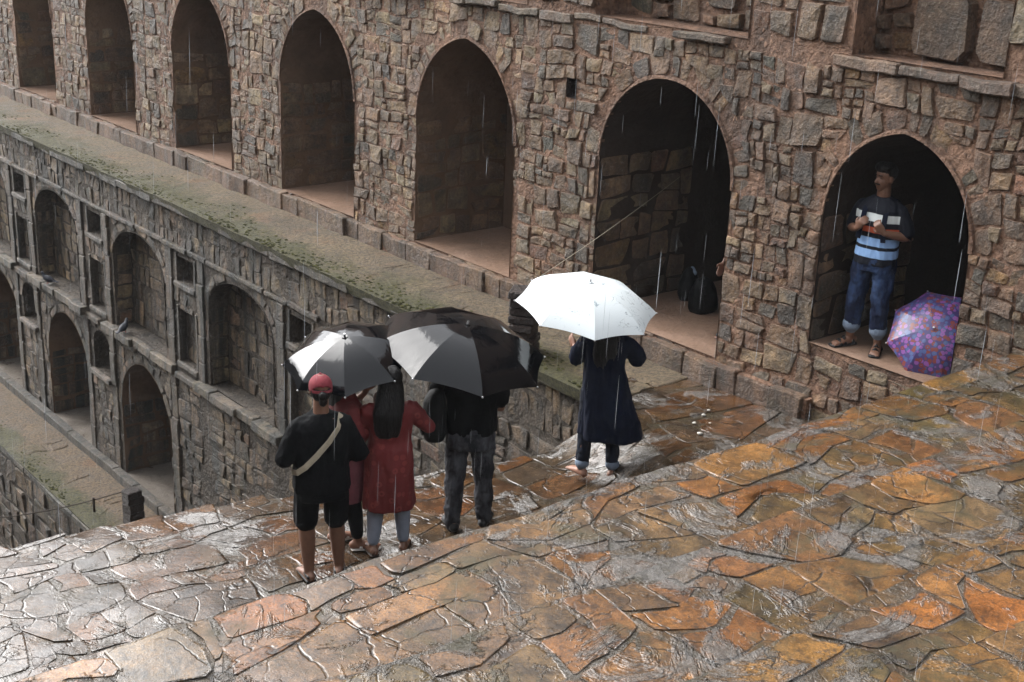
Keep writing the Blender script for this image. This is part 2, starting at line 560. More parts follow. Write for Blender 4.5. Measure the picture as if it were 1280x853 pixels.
def lay(stones, frame, parent, mat, name, limit=290, smooth=False, rest_name=None):
    """stones: list of (V, F, centre, tint). Largest in view become objects, the rest one part of kind stuff"""
    rank = []
    for k, (V, F, c, tint) in enumerate(stones):
        w = frame.at(*c)
        us = [v[0] for v in V]; vs = [v[1] for v in V]
        d = w.length
        inv = 1.0
        fz = w.dot(fwd)
        if fz > .5:
            ix, iy = w.dot(r2) / fz, w.dot(u2) / fz
            if abs(ix) > .40 or abs(iy) > .275: inv = .02
        else: inv = .01
        rank.append((-(max(us) - min(us)) * (max(vs) - min(vs)) / (d * d) * inv, k))
    rank.sort()
    keep = {k for r, k in rank[:limit]}
    VV, FF, TT = [], [], []
    for k, (V, F, c, tint) in enumerate(stones):
        o = frame.at(*c)
        if k in keep:
            vs = [frame.at(*v) - o for v in V]
            me = mesh_from(vs, F, name, smooth, tint_of(V, F, tint))
            place(name, me, parent, o, mat)
        else:
            b = len(VV)
            VV += [frame.at(*v) for v in V]
            FF += [tuple(b + i for i in f) for f in F]
            TT += list(tint_of(V, F, tint))
    if VV:
        pl = Vector((0, 0, 0))
        me = mesh_from(VV, FF, rest_name or name, smooth, np.array(TT))
        o = place(rest_name or 'rubble_fill', me, parent, pl, mat)
        tag(o, kind='stuff')

def fix_normals(me):
    bm = bmesh.new(); bm.from_mesh(me)
    bmesh.ops.recalc_face_normals(bm, faces=bm.faces[:])
    bm.to_mesh(me); bm.free()

def core(name, rect, holes, frame, parent, mat, step=.16, amp=.012, outline=None, seed=3):
    """mortar bed of a wall face with openings, slightly uneven"""
    u0, u1, v0, v1 = rect
    ob = outline or [(u0, v0), (u1, v0), (u1, v1), (u0, v1)]
    pts, edges = [], []
    def loop(L):
        b = len(pts)
        for i, p in enumerate(L): pts.append(Vector(p))
        for i in range(len(L)): edges.append((b + i, b + (i + 1) % len(L)))
    loop(ob)
    for hpoly in holes: loop(hpoly)
    nu, nv = int((u1 - u0) / step), int((v1 - v0) / step)
    rr = random.Random(seed)
    for i in range(1, nu):
        for j in range(1, nv):
            x, y = u0 + (i + rr.uniform(-.3, .3)) * step, v0 + (j + rr.uniform(-.3, .3)) * step
            ok = (outline is None) or (inside(ob, x, y) and nearest(ob, x, y)[0] > step * .3)
            for hp in holes:
                if not ok: break
                xs = [p[0] for p in hp]; ys = [p[1] for p in hp]
                if min(xs) - step < x < max(xs) + step and min(ys) - step < y < max(ys) + step:
                    if inside(hp, x, y) or nearest(hp, x, y)[0] < step * .3: ok = False
            if ok: pts.append(Vector((x, y)))
    ov, oe, of, *_ = geometry.delaunay_2d_cdt(pts, edges, [], 0, 1e-5)
    F = []
    for f in of:
        x = sum(ov[i].x for i in f) / len(f); y = sum(ov[i].y for i in f) / len(f)
        if any(inside(hp, x, y) for hp in holes): continue
        if outline is not None and not inside(ob, x, y): continue
        F.append(tuple(f))
    V = [frame.at(v.x, v.y, amp * noise.noise(Vector((v.x * 2.3, v.y * 2.3, seed))) + amp * .9 * noise.noise(Vector((v.x * 6, v.y * 6, seed)))) for v in ov]
    me = mesh_from(V, F, name)
    # face out along the frame's normal
    if me.polygons and sum(p.normal.dot(frame.N) for p in me.polygons) < 0: me.flip_normals()
    o = place(name, me, parent, (0, 0, 0), mat)
    return o

def recess(name, outline, depth, frame, parent, mat, back=True, mats=None, lip=.012):
    """reveal and back of an opening; the outline is closed and its last edge is the floor"""
    V, F = [], []
    n = len(outline)
    for d in (lip, -depth * .5, -depth):
        for (u, v) in outline: V.append(frame.at(u, v, d))
    for k in range(2):
        for i in range(n):
            j = (i + 1) % n
            F.append((k * n + i, k * n + j, (k + 1) * n + j, (k + 1) * n + i))
    if back: F.append(tuple(range(2 * n, 3 * n)))
    me = mesh_from(V, F, name)
    fix_normals(me)
    return place(name, me, parent, (0, 0, 0), mat)

def slab(name, lo, hi, parent, mat, cuts=(1, 1, 1), amp=.01, seed=1, tint=None, bev=.012):
    """worn stone bar between two corners"""
    lo, hi = Vector(lo), Vector(hi)
    c = (lo + hi) / 2
    bm = bmesh.new()
    bmesh.ops.create_cube(bm, size=1.0)
    d = hi - lo
    for v in bm.verts: v.co = Vector((v.co.x * d.x, v.co.y * d.y, v.co.z * d.z))
    ax = max(range(3), key=lambda i: d[i])
    es = [e for e in bm.edges if abs((e.verts[0].co - e.verts[1].co)[ax]) > d[ax] * .9]
    if cuts[0] > 1: bmesh.ops.subdivide_edges(bm, edges=es, cuts=cuts[0] - 1)
    if bev: bmesh.ops.bevel(bm, geom=[e for e in bm.edges if e.calc_face_angle(0) > .5], offset=bev, segments=1, affect='EDGES')
    for v in bm.verts:
        w = v.co + c
        v.co += Vector((noise.noise(w * 3.1 + Vector((seed, 0, 0))), noise.noise(w * 3.1 + Vector((0, seed, 9))), noise.noise(w * 3.1 + Vector((5, 0, seed))))) * amp
    me = bpy.data.meshes.new(name)
    bm.to_mesh(me); bm.free()
    if tint is not None:
        ca = me.color_attributes.new('tint', 'FLOAT_COLOR', 'POINT')
        ca.data.foreach_set('color', list((*tint, .62)) * len(me.vertices))
    return place(name, me, parent, c, mat)

def pick(rng, pal):
    r = rng.random() * sum(p[0] for p in pal)
    for w, c in pal:
        r -= w
        if r <= 0: break
    k = rng.uniform(.75, 1.25) * .66
    return tuple(max(.008, x * k * w_ * rng.uniform(.94, 1.06)) for x, w_ in zip(c, (1.14, .97, .76)))

PAL_U = [(6, (.205, .165, .122)), (4, (.225, .190, .148)), (3, (.150, .120, .092)), (1.3, (.088, .078, .070)), (1.8, (.29, .255, .205)), (.9, (.23, .165, .090)), (.8, (.165, .105, .076)), (.6, (.115, .112, .103))]
PAL_R = [(5, (.150, .105, .075)), (4, (.175, .128, .091)), (2.6, (.072, .062, .055)), (3, (.118, .095, .075)), (1.5, (.26, .225, .18)), (.9, (.190, .122, .060)), (1.2, (.145, .083, .058)), (.3, (.085, .088, .084))]
PAL_L = [(4, (.140, .116, .090)), (3, (.180, .150, .117)), (3, (.095, .082, .067)), (1.8, (.24, .205, .165)), (.8, (.140, .098, .072))]
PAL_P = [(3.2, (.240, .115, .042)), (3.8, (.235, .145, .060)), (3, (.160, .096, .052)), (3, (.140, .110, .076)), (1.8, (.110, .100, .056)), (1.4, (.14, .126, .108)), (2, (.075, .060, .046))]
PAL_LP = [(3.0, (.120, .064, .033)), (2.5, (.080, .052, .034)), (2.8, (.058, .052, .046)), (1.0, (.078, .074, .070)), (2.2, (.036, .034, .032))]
PAL_G = [(3, (.150, .118, .080)), (3, (.175, .135, .090)), (2, (.115, .095, .066)), (.7, (.18, .105, .055))]
PAL_SHADE = [(3, (.060, .047, .037)), (2, (.080, .060, .045)), (2, (.045, .037, .031))]  # back-wall stone, shade inside the arches put into the tints
PAL_SHADE2 = [(3, (.135, .102, .076)), (2, (.160, .118, .086)), (1, (.105, .082, .062))]  # same back-wall stone, tinted with less of that shade
# ---------------------------------------------------------------- the upper arcade wall
rng = random.Random(11)
XU, XL, XK = 9.67, 8.53, 9.55
Z_ARCH, Z_LEDGE, Z_LOW = -4.47, -4.72, -10.10
FU = Frame((XU, 0, 0), (0, 1, 0), (0, 0, 1), (-1, 0, 0))
wall_u = thing('arcade_wall', (XU, 18, Z_LEDGE), 'brown rubble stone arcade wall with tall pointed arches above the mossy ledge', 'wall')

ARCH = []   # centre, half width, floor, spring, apex, depth
for c in (36.3, 33.0, 29.6, 26.24, 22.72, 19.33, 15.93, 12.62): ARCH.append((c, .95, Z_ARCH, -2.92, -1.84, 1.42))
ARCH.append((9.34, .92, Z_ARCH, -2.78, -1.86, 3.4))
ARCH.append((6.58, .74, -3.98, -2.78, -1.93, 3.4))
Y0, Y1, ZB, ZT = 3.2, 38.0, -5.3, 2.6
holes, forb = [], []
WIN = [(12.6, 1.05, .42), (9.42, 1.03, .42), (6.50, .72, .36), (15.9, 1.0, .42)]
for (c, w, z0, zs, za, d) in ARCH:
    holes.append(arch(c, w, z0, zs, za))
for (c, w, d) in WIN: holes.append([(c - w, -1.36), (c - w, .6), (c + w, .6), (c + w, -1.36)])
HOLE = [(10.70, -2.25), (10.70, -2.05), (10.84, -2.05), (10.84, -2.25)]
holes.append(HOLE)
core('mortar_bed', (Y0, 21.0, ZB, .65), [h for h in holes if h[0][0] < 21], FU, wall_u, M_MORT_U, .095, .013)
core('mortar_bed', (21.0, Y1, ZB, .65), [h for h in holes if h[0][0] > 21], FU, wall_u, M_MORT_U, .2, .015)
core('mortar_bed', (Y0, Y1, .65, ZT), [], FU, wall_u, M_MORT_U, .4, .015)

stones_u = []
forb = [h for h in holes]
# voussoirs round every arch
for k, (c, w, z0, zs, za, d) in enumerate(ARCH):
    if c > 30: continue
    inn = arch(c, w, z0, zs, za, n=6, grow=.025)[1:-1]
    ex = .27 if k < 9 else .24
    outp = arch(c, w, z0, zs, za, n=6, grow=ex)[1:-1]
    n = len(inn)
    i = 0
    for i in range(n - 1):
        a, b = inn[i], inn[i + 1]; A, B = outp[i], outp[i + 1]
        j = rng.uniform(.6, 1.25)
        if rng.random() < .12: continue
        A = (a[0] + (A[0] - a[0]) * j, a[1] + (A[1] - a[1]) * j); B = (b[0] + (B[0] - b[0]) * j, b[1] + (B[1] - b[1]) * j)
        parts = [(a, A, B, b)]
        if rng.random() < .45:
            m1 = tuple((a[q] + b[q]) / 2 for q in (0, 1)); m2 = tuple((A[q] + B[q]) / 2 for q in (0, 1))
            parts = [(a, A, m2, m1), (m1, m2, B, b)]
        for P in parts:
            P = shrink(list(P), .014)
            if len(P) < 3: continue
            V, F, ctr = stone(P, rng, rng.uniform(.001, .018))
            stones_u.append((V, F, ctr, pick(rng, PAL_R if c < 11 else PAL_U)))
    forb.append(arch(c, w, z0, zs, za, n=6, grow=ex * .7, base=zs)[0:])

def field(rect, hh, ww, pal, gap, proud, asp, seed, forbids, keep=1.0, split=.14, rough=1.0):
    r = random.Random(seed)
    out = []
    for P in masonry(rect, r, (ww[0], hh[0]), (ww[1], hh[1]), forbids, gap):
        if r.random() > keep: continue
        V, F, ctr = stone(P, r, r.uniform(*proud), rough=rough)
        out.append((V, F, ctr, pick(r, pal)))
    return out

fb = lambda a, b: [h for h in forb if max(p[0] for p in h) > a - .5 and min(p[0] for p in h) < b + .5]
stones_u += field((3.3, 8.5, -3.55, -1.46), (.10, .30), (.10, .38), PAL_R, .004, (.003, .030), .85, 21, fb(3.3, 8.5), 1.0)
stones_u += field((3.3, 8.5, -5.0, -3.55), (.16, .36), (.2, .52), PAL_U + PAL_R, .004, (.003, .024), .85, 27, fb(3.3, 8.5), .97)
stones_u += field((8.5, 11.6, -4.75, -1.46), (.10, .31), (.12, .44), PAL_R + PAL_U, .004, (.003, .026), .85, 22, fb(8.5, 11.6), 1.0)
stones_u += field((11.6, 20.0, -4.75, -1.46), (.10, .29), (.13, .44), PAL_U, .003, (.002, .020), .85, 23, fb(11.6, 20.0))
stones_u += field((20.0, 30.0, -4.75, -1.46), (.16, .30), (.20, .50), PAL_U, .003, (.000, .018), .85, 24, fb(20, 30))
stones_u += field((3.3, 17.5, -1.30, .35), (.18, .40), (.2, .55), PAL_R, .008, (.002, .03), .85, 25, fb(3.3, 17.5))
lay(stones_u, FU, wall_u, M_STONE_U, 'stone')

# recesses: vault, stone jambs, back wall, floor
for k, (c, w, z0, zs, za, d) in enumerate(ARCH):
    recess('arch_recess', arch(c, w, z0, zs, za), d, FU, wall_u, M_PLASTER if c > 10 else M_PLASTER_SHADE)
    a0, a1 = arch(c, w, z0, zs, za, n=14)[1:-1], arch(c, w, z0, zs, za, n=14, grow=.045)[1:-1]
    V = []
    for i, (s_, e_) in enumerate(zip(a0, a1)):
        g = .6 + .8 * noise.noise(Vector((s_[0] * 4, s_[1] * 4, 1)))
        V += [FU.at(s_[0], s_[1], -.03), FU.at(s_[0], s_[1], .028), FU.at(s_[0] + (e_[0] - s_[0]) * g, s_[1] + (e_[1] - s_[1]) * g, .022), FU.at(e_[0], e_[1], -.02)]
    F = [(i * 4 + k, i * 4 + k + 1, i * 4 + k + 5, i * 4 + k + 4) for i in range(len(a0) - 1) for k in range(3)]
    me = mesh_from(V, F, 'arch_rim'); fix_normals(me)
    place('arch_rim', me, wall_u, (0, 0, 0), M_MORT_U)
    if c > 30: continue
    # floor sheet 4 mm above the recess bottom
    me = mesh_from([(XU - .015, c - w, z0 + .004), (XU + d - .004, c - w, z0 + .004), (XU + d - .004, c + w, z0 + .004), (XU - .015, c + w, z0 + .004)], [(0, 1, 2, 3)])
    place('recess_floor', me, wall_u, (0, 0, 0), M_FLOOR)
    st = []
    jf = Frame((XU, c + w, 0), (1, 0, 0), (0, 0, 1), (0, -1, 0))
    pal = PAL_U if c > 8 else PAL_R
    st += field((.0, min(d, 1.42), z0 + .01, zs - .02), (.2, .36), (.3, .6), pal, .004, (.001, .012), .8, 300 + k, [], rough=.6)
    lay(st, jf, wall_u, M_STONE_U, 'jamb_stone', limit=14 if c < 17 else 6, rest_name='jamb_fill')
    if 14 < c < 20:
        bf = Frame((XU + d, 0, 0), (0, 1, 0), (0, 0, 1), (-1, 0, 0))
        st = field((c - w, c + w, z0 + .01, zs + .5), (.22, .42), (.3, .7), PAL_SHADE2 if c > 10 else PAL_SHADE, .004, (.001, .008), .8, 340 + k, [], rough=.5)
        lay(st, bf, wall_u, M_STONE_U, 'back_stone', limit=0, rest_name='back_fill')
for (c, w, d) in WIN:
    o4 = [(c - w, -1.36), (c - w, .6), (c + w, .6), (c + w, -1.36)]
    recess('window_recess', o4, d, FU, wall_u, M_MORT_U)
    bf = Frame((XU + d, 0, 0), (0, 1, 0), (0, 0, 1), (-1, 0, 0))
    if c < 8:
        st = []
        for (a, b, lo, hi, pr) in ((c - w + .02, c - .26, -1.33, -.80, .10), (c - .20, c + .34, -1.34, -.74, .12)):
            V, F, ctr = stone([(a, lo), (b, lo + .02), (b - .02, hi), (a + .02, hi - .03)], rng, pr, dome=.02, inset=.05, rough=.3)
            st.append((V, F, ctr, (.090, .062, .042)))
        st += field((c + .36, c + w, -1.35, .3), (.2, .3), (.2, .3), PAL_R, .012, (.02, .1), .85, 361, [])
        st += field((c - w, c + .36, -.7, .3), (.2, .3), (.2, .4), PAL_R, .012, (.02, .1), .85, 362, [])
    else:
        st = field((c - w, c + w, -1.35, .3), (.22, .42), (.25, .55), PAL_R, .014, (.015, .07), .85, int(350 + c), [])
    lay(st, bf, wall_u, M_STONE_U, 'stone', limit=14, rest_name='window_fill')
recess('putlog_hole', HOLE, .5, FU, wall_u, M_SLAB)
# worn sill course under the upper openings
y = 3.4
while y < 22:
    L = rng.uniform(.25, .75)
    if not (7.18 < y + L / 2 < 8.36) and rng.random() < .86:
        pr = rng.uniform(.03, .12)
        slab('sill_stone', (XU - pr, y, -1.46 + rng.uniform(-.03, .02)), (XU + .12, y + L - .012, -1.372 + rng.uniform(-.025, .012)), wall_u, M_STONE_U, (4,), .035, rng.random() * 50, pick(rng, [(2, (.11, .105, .095)), (1, (.17, .155, .13)), (1, (.075, .07, .065))]))
    y += L

# kerb along the foot of the arcade
kerb = thing('ledge_kerb', (XK, 18, Z_LEDGE), 'low rough stone kerb along the foot of the tall arches', 'kerb')
me = mesh_from([(XK + .03, 7.2, Z_LEDGE - .2), (XU + .2, 7.2, Z_LEDGE - .2), (XU + .2, 38, Z_LEDGE - .2), (XK + .03, 38, Z_LEDGE - .2),
                (XK + .03, 7.2, Z_ARCH - .03), (XU + .2, 7.2, Z_ARCH - .03), (XU + .2, 38, Z_ARCH - .03), (XK + .03, 38, Z_ARCH - .03)],
               [(0, 1, 2, 3), (4, 5, 6, 7), (0, 1, 5, 4), (1, 2, 6, 5), (2, 3, 7, 6), (3, 0, 4, 7)])
fix_normals(me)
place('kerb_core', me, kerb, (0, 0, 0), M_MORT_U)
y = 7.25
while y < 30:
    L = rng.uniform(.22, .75)
    t = rng.uniform(-.03, .0)
    slab('kerb_stone', (XK + rng.uniform(-.03, .02), y, Z_LEDGE - .05), (XU - .02, y + L - .003, Z_ARCH - .006 + t), kerb, M_STONE_U, (5,), .035, rng.random() * 50, pick(rng, [(2, (.13, .10, .075)), (1, (.10, .078, .058))]), .012)
    y += L

# ---------------------------------------------------------------- the mossy ledge
FG = lambda z: Frame((0, 0, z), (1, 0, 0), (0, 1, 0), (0, 0, 1))
XE = 8.42
def ledge_sheet(name, edge_fn, x1, y0, y1, z, mat):
    V, F = [], []
    ny, nx = int((y1 - y0) / .16), 9
    for i in range(ny + 1):
        y = y0 + (y1 - y0) * i / ny
        a = edge_fn(y)
        V.append((a + .03, y, z - .14))
        for j in range(nx + 1):
            x = a + (x1 - a) * j / nx
            V.append((x, y, z + .012 * noise.noise(Vector((x * 1.6, y * 1.6, 2))) + .008 * noise.noise(Vector((x * 5, y * 5, 4))) - (.012 if j == 0 else 0)))
    w = nx + 2
    for i in range(ny):
        for j in range(w - 1): F.append((i * w + j, i * w + j + 1, (i + 1) * w + j + 1, (i + 1) * w + j))
    return tag(place(name, mesh_from(V, F, name), None, (0, 0, 0), mat), kind='structure')
ledge = ledge_sheet('upper_ledge', lambda y: XE - .02 + .016 * noise.noise(Vector((y * 2.1, 0, 0))) + .010 * noise.noise(Vector((y * 7, 3, 0))), XK + .1, 8.75, 38, Z_LEDGE, M_LEDGE)
rg = random.Random(5)
rect = (XE + .25, XK, 8.6, 14)
st = []
for P in masonry(rect, rg, (.25, .22), (.65, .5), (), .004, .006, .09, .3, 1.2):
    if rg.random() < .45: continue
    V, F, c = stone(P, rg, rg.uniform(.004, .010), base=-.03, rough=.12, dome=.1, inset=.16, rim=(-.2, .1))
    st.append((V, F, c, pick(rg, PAL_G)))
lay(st, FG(Z_LEDGE), ledge, M_LEDGE, 'paving_stone', limit=180)

def moss_tufts(name, parent, x0, spread, y0, y1, z, n, seed):
    """low cushions of moss along the outer edge of a ledge"""
    r = random.Random(seed)
    V, F, T = [], [], []
    k = 0
    while k < n:
        y = y0 + (y1 - y0) * r.random() ** 1.3
        x = x0 + abs(r.gauss(0, spread))
        if noise.noise(Vector((x * 1.1, y * .8, 5.0))) < -.15 + (x - x0) * .5: 
            k += .25; continue
        s = r.uniform(.007, .024); b = len(V)
        col = (.026, .027, .010) if r.random() < .6 else (.055, .054, .019)
        m = 6
        for q, (rr_, zz) in enumerate(((1.0, -.2), (.8, .2), (.45, .36))):
            for i in range(m):
                a = 2 * math.pi * i / m + q * .4
                d = s * rr_ * r.uniform(.75, 1.25)
                V.append((x + d * math.cos(a), y + d * 1.3 * math.sin(a), z + zz * s * r.uniform(.7, 1.2)))
        for q in range(2):
            for i in range(m): F.append((b + q * m + i, b + q * m + (i + 1) % m, b + (q + 1) * m + (i + 1) % m, b + (q + 1) * m + i))
        F.append(tuple(b + 2 * m + i for i in range(m)))
        T += [col] * (3 * m)
        k += 1
    o = place(name, mesh_from(V, F, name, False, T), parent, (0, 0, 0), M_MOSS)
    tag(o, kind='stuff')
tm = NT('moss'); _p = tm.pos()
M_MOSS = tm.out(tm.mix(1.0, tm.attr(), tm.mix(tm.noise(_p, 60, 3), (.4, .4, .4), (1.7, 1.7, 1.5)), 'MULTIPLY'), .9, tm.bump(tm.noise(_p, 120, 3), .8, .02), .15)
moss_tufts('moss', ledge, XE - .01, .26, 8.9, 28, Z_LEDGE, 1500, 3)
# ---------------------------------------------------------------- lower arcade wall below the ledge
FL = Frame((XL, 0, 0), (0, 1, 0), (0, 0, 1), (-1, 0, 0))
wall_l = thing('lower_arcade_wall', (XL, 18, -12), 'dark stained stone wall with blind niches and arches below the mossy ledge', 'wall')
rng = random.Random(31)
NICHE = [(c, .93, -7.32, -6.12, -5.56) for c in (29.5, 26.1, 22.78, 19.42, 16.12)]
LOWARCH = [(c, .92, -9.97, -8.72, -7.74) for c in (29.2, 25.9, 22.6, 19.4)]
SMALL = [(c, .33, -8.38, -7.88, -7.63) for c in (27.6, 24.35, 21.05)]
PANEL = []
for c in (27.8, 24.4, 21.02, 17.74, 14.46):
    PANEL.append((c - .27, c + .27, -5.95, -5.56))
    PANEL.append((c - .27, c + .27, -7.22, -6.38))
holes_l = [arch(*n) for n in NICHE] + [arch(*n) for n in LOWARCH] + [arch(*n, n=5) for n in SMALL]
holes_l += [[(a, lo), (a, hi), (b, hi), (b, lo)] for (a, b, lo, hi) in PANEL]
core('mortar_bed', (7.0, 38.0, -13.0, Z_LEDGE - .03), holes_l, FL, wall_l, M_MORT_L, .17, .014)
PIL = []
for (c, w, *_r) in NICHE:
    for s in (-1, 1): PIL.append(c + s * (w + .22))
forb_l = list(holes_l)
for yy in PIL: forb_l.append([(yy - .12, -10.0), (yy - .12, -5.45), (yy + .12, -5.45), (yy + .12, -10.0)])
stl = []
fl = lambda a, b: [h for h in forb_l if max(p[0] for p in h) > a - .5 and min(p[0] for p in h) < b + .5]
def vous(c, w, z0, zs, za, ex, pal, dst):
    inn = arch(c, w, z0, zs, za, n=4, grow=.02)[1:-1]; outp = arch(c, w, z0, zs, za, n=4, grow=ex)[1:-1]
    for i in range(len(inn) - 1):
        P = shrink([inn[i], outp[i], outp[i + 1], inn[i + 1]], .01)
        if len(P) >= 3:
            V, F, ctr = stone(P, rng, rng.uniform(.004, .015), rough=.6)
            dst.append((V, F, ctr, pick(rng, pal)))
    forb_l.append(arch(c, w, z0, zs, za, n=5, grow=ex + .01, base=zs))
for n in NICHE: vous(*n, .17, PAL_L, stl)
for n in LOWARCH: vous(*n, .16, PAL_L, stl)
stl += field((7.0, 14.2, -13.0, -5.50), (.16, .36), (.22, .6), PAL_L, .004, (.000, .022), .85, 41, fl(7, 14.2), .96)
stl += field((14.2, 18.3, -13.0, -7.50), (.15, .30), (.3, .75), PAL_L, .004, (.000, .022), .85, 42, fl(14.2, 18.3))
stl += field((14.2, 18.3, -7.36, -5.50), (.18, .36), (.22, .5), PAL_L, .003, (.000, .012), .85, 43, fl(14.2, 18.3))
stl += field((18.3, 30, -7.36, -5.50), (.18, .36), (.22, .5), PAL_L, .003, (.000, .012), .85, 44, fl(18.3, 30))
stl += field((18.3, 30, -10.1, -7.50), (.20, .36), (.25, .6), PAL_L, .003, (.000, .014), .85, 45, fl(18.3, 30))
stl += field((7.0, 30, -5.44, -4.86), (.24, .5), (.15, .36), PAL_L, .003, (.000, .013), 1.5, 46, [], split=.3)
lay(stl, FL, wall_l, M_STONE_L, 'stone')
for (c, w, z0, zs, za) in NICHE:
    recess('niche_recess', arch(c, w, z0, zs, za), .30, FL, wall_l, M_MORT_L)
    bf = Frame((XL + .30, 0, 0), (0, 1, 0), (0, 0, 1), (-1, 0, 0))
    st = field((c - w, c + w, z0 + .01, za), (.26, .42), (.26, .55), [(2, (.21, .178, .142)), (1, (.16, .132, .104)), (1, (.26, .225, .185))], .006, (.001, .016), .85, int(c * 10), [], split=.2)
    lay(st, bf, wall_l, M_STONE_L, 'niche_stone', limit=40 if c < 24 else 10, rest_name='niche_fill')
    jf = Frame((XL, c + w, 0), (1, 0, 0), (0, 0, 1), (0, -1, 0))
    lay(field((0, .30, z0 + .01, zs), (.22, .36), (.4, .5), PAL_L, .01, (.006, .02), .8, int(c * 11), []), jf, wall_l, M_STONE_L, 'jamb_stone', limit=6, rest_name='jamb_fill')
    # sill shelf
    y = c - w - .32
    while y < c + w + .3:
        L = rng.uniform(.45, .8)
        slab('sill_stone', (XL - rng.uniform(.10, .17), y, z0 - .15 + rng.uniform(-.01, .01)), (XL + .29, min(y + L, c + w + .36) - .012, z0 - .01 + rng.uniform(-.012, .008)), wall_l, M_STONE_L, (2,), .016, rng.random() * 40, pick(rng, [(1, (.15, .145, .135)), (1, (.2, .19, .17))]))
        y += L
for (c, w, z0, zs, za) in LOWARCH:
    recess('arch_recess', arch(c, w, z0, zs, za), 1.9, FL, wall_l, M_PLASTER)
    me = mesh_from([(XL - .015, c - w, z0 + .004), (XL + 1.9, c - w, z0 + .004), (XL + 1.9, c + w, z0 + .004), (XL - .015, c + w, z0 + .004)], [(0, 1, 2, 3)])
    place('recess_floor', me, wall_l, (0, 0, 0), M_FLOOR_L)
    jf = Frame((XL, c + w, 0), (1, 0, 0), (0, 0, 1), (0, -1, 0))
    lay(field((0, 1.9, z0 + .01, zs), (.2, .36), (.3, .6), PAL_L, .01, (.008, .03), .8, int(c * 12), [], rough=.6), jf, wall_l, M_STONE_L, 'jamb_stone', limit=12, rest_name='jamb_fill')
for (c, w, z0, zs, za) in SMALL:
    recess('small_niche', arch(c, w, z0, zs, za, n=5), .36, FL, wall_l, M_MORT_L)
    slab('sill_stone', (XL - .09, c - w - .08, z0 - .09), (XL + .34, c + w + .08, z0 - .008), wall_l, M_STONE_L, (2,), .01, c, (.16, .13, .11))
for (a, b, lo, hi) in PANEL:
    recess('panel_recess', [(a, lo), (a, hi), (b, hi), (b, lo)], .10 if hi - lo > .5 else .16, FL, wall_l, M_MORT_L)
    slab('panel_sill', (XL - .055, a - .07, lo - .085), (XL + .1, b + .07, lo - .006), wall_l, M_STONE_L, (2,), .01, a, (.085, .073, .06))
    for q in (a - .06, b):
        slab('panel_frame', (XL - .022, q, lo), (XL + .03, q + .06, hi + .04), wall_l, M_STONE_L, (3,), .01, q, (.062, .053, .043), .008)
    dd = .10 if hi - lo > .5 else .16
    bf = Frame((XL + dd, 0, 0), (0, 1, 0), (0, 0, 1), (-1, 0, 0))
    lay(field((a, b, lo, hi), (.3, .5), (.25, .5), PAL_L, .01, (.006, .02), .85, int(a * 50 + hi * 10), []), bf, wall_l, M_STONE_L, 'panel_stone', limit=3, rest_name='panel_fill')
for yy in PIL:
    z = -9.98 if yy > 18.2 else -7.5
    while z < -5.52:
        h = rng.uniform(.3, .6)
        slab('pilaster_stone', (XL - .032 + rng.uniform(-.012, .012), yy - .1, z), (XL + .06, yy + .1, min(z + h, -5.47) - .012), wall_l, M_STONE_L, (2,), .012, rng.random() * 30, pick(rng, [(2, (.085, .072, .058)), (1, (.12, .10, .08))]))
        z += h
def course(z, h, y0, y1, pr, skip=()):
    y = y0
    while y < y1:
        L = min(rng.uniform(.5, 1.1), y1 - y)
        if not any(a < y + L / 2 < b for a, b in skip):
            slab('string_course', (XL - pr + rng.uniform(-.015, .02), y, z), (XL + .05, y + L - .01, z + h + rng.uniform(-.012, .012)), wall_l, M_STONE_L, (2,), .014, rng.random() * 30, pick(rng, [(2, (.080, .070, .058)), (1, (.13, .115, .095))]))
        y += L
course(-5.47, .065, 14.0, 31, .055)
course(-7.50, .10, 14.2, 31, .08, [(c - 1.3, c + 1.3) for c, *_ in NICHE])
# coping that overhangs the wall and carries the ledge edge
y = 7.6
while y < 32:
    L = rng.uniform(.5, 1.5)
    slab('coping_stone', (XE + rng.uniform(-.012, .012), y, Z_LEDGE - .16 + rng.uniform(-.02, .02)), (XL + .10, y + L - .004, Z_LEDGE - .035 + rng.uniform(-.006, .006)), wall_l, M_STONE_L, (5,), .022, rng.random() * 60, pick(rng, [(2, (.045, .045, .034)), (1, (.08, .072, .058))]), .02)
    y += L

# ---------------------------------------------------------------- lower ledge, its kerb and retaining wall
XR = 7.33
low_ledge = ledge_sheet('lower_ledge', lambda y: XR - .03 + .016 * noise.noise(Vector((y * 2.1, 5, 0))), XL + .1, 14, 38, Z_LOW, M_LEDGE_L)
rg = random.Random(7)
rect = (XR + .2, XL - .2, 15.5, 23)
st = []
for P in masonry(rect, rg, (.25, .22), (.7, .55), (), .004, .006, .09, .3, 1.2):
    if rg.random() < .4: continue
    V, F, c = stone(P, rg, rg.uniform(.004, .010), rough=.12, dome=.1, inset=.16, rim=(-.2, .1))
    st.append((V, F, c, pick(rg, PAL_LP)))
lay(st, FG(Z_LOW), low_ledge, M_LEDGE_L, 'paving_stone', limit=120)
moss_tufts('moss', low_ledge, XR, .22, 17, 27, Z_LOW, 500, 8)
kerb_l = thing('lower_ledge_kerb', (XL - .1, 20, Z_LOW), 'thin dark kerb between the lower ledge and the lower arches', 'kerb')
y = 14.5
while y < 31:
    L = rng.uniform(.6, 1.3)
    slab('kerb_stone', (XL - .17 + rng.uniform(-.01, .01), y, Z_LOW - .05), (XL - .02, y + L - .006, -9.945 + rng.uniform(-.008, .008)), kerb_l, M_STONE_L, (2,), .01, rng.random() * 40, (.06, .052, .042))
    y += L
wall_r = thing('retaining_wall', (XR, 22, -13.5), 'dark streaked retaining wall dropping below the lower ledge', 'wall')
FR = Frame((XR, 0, 0), (0, 1, 0), (0, 0, 1), (-1, 0, 0))
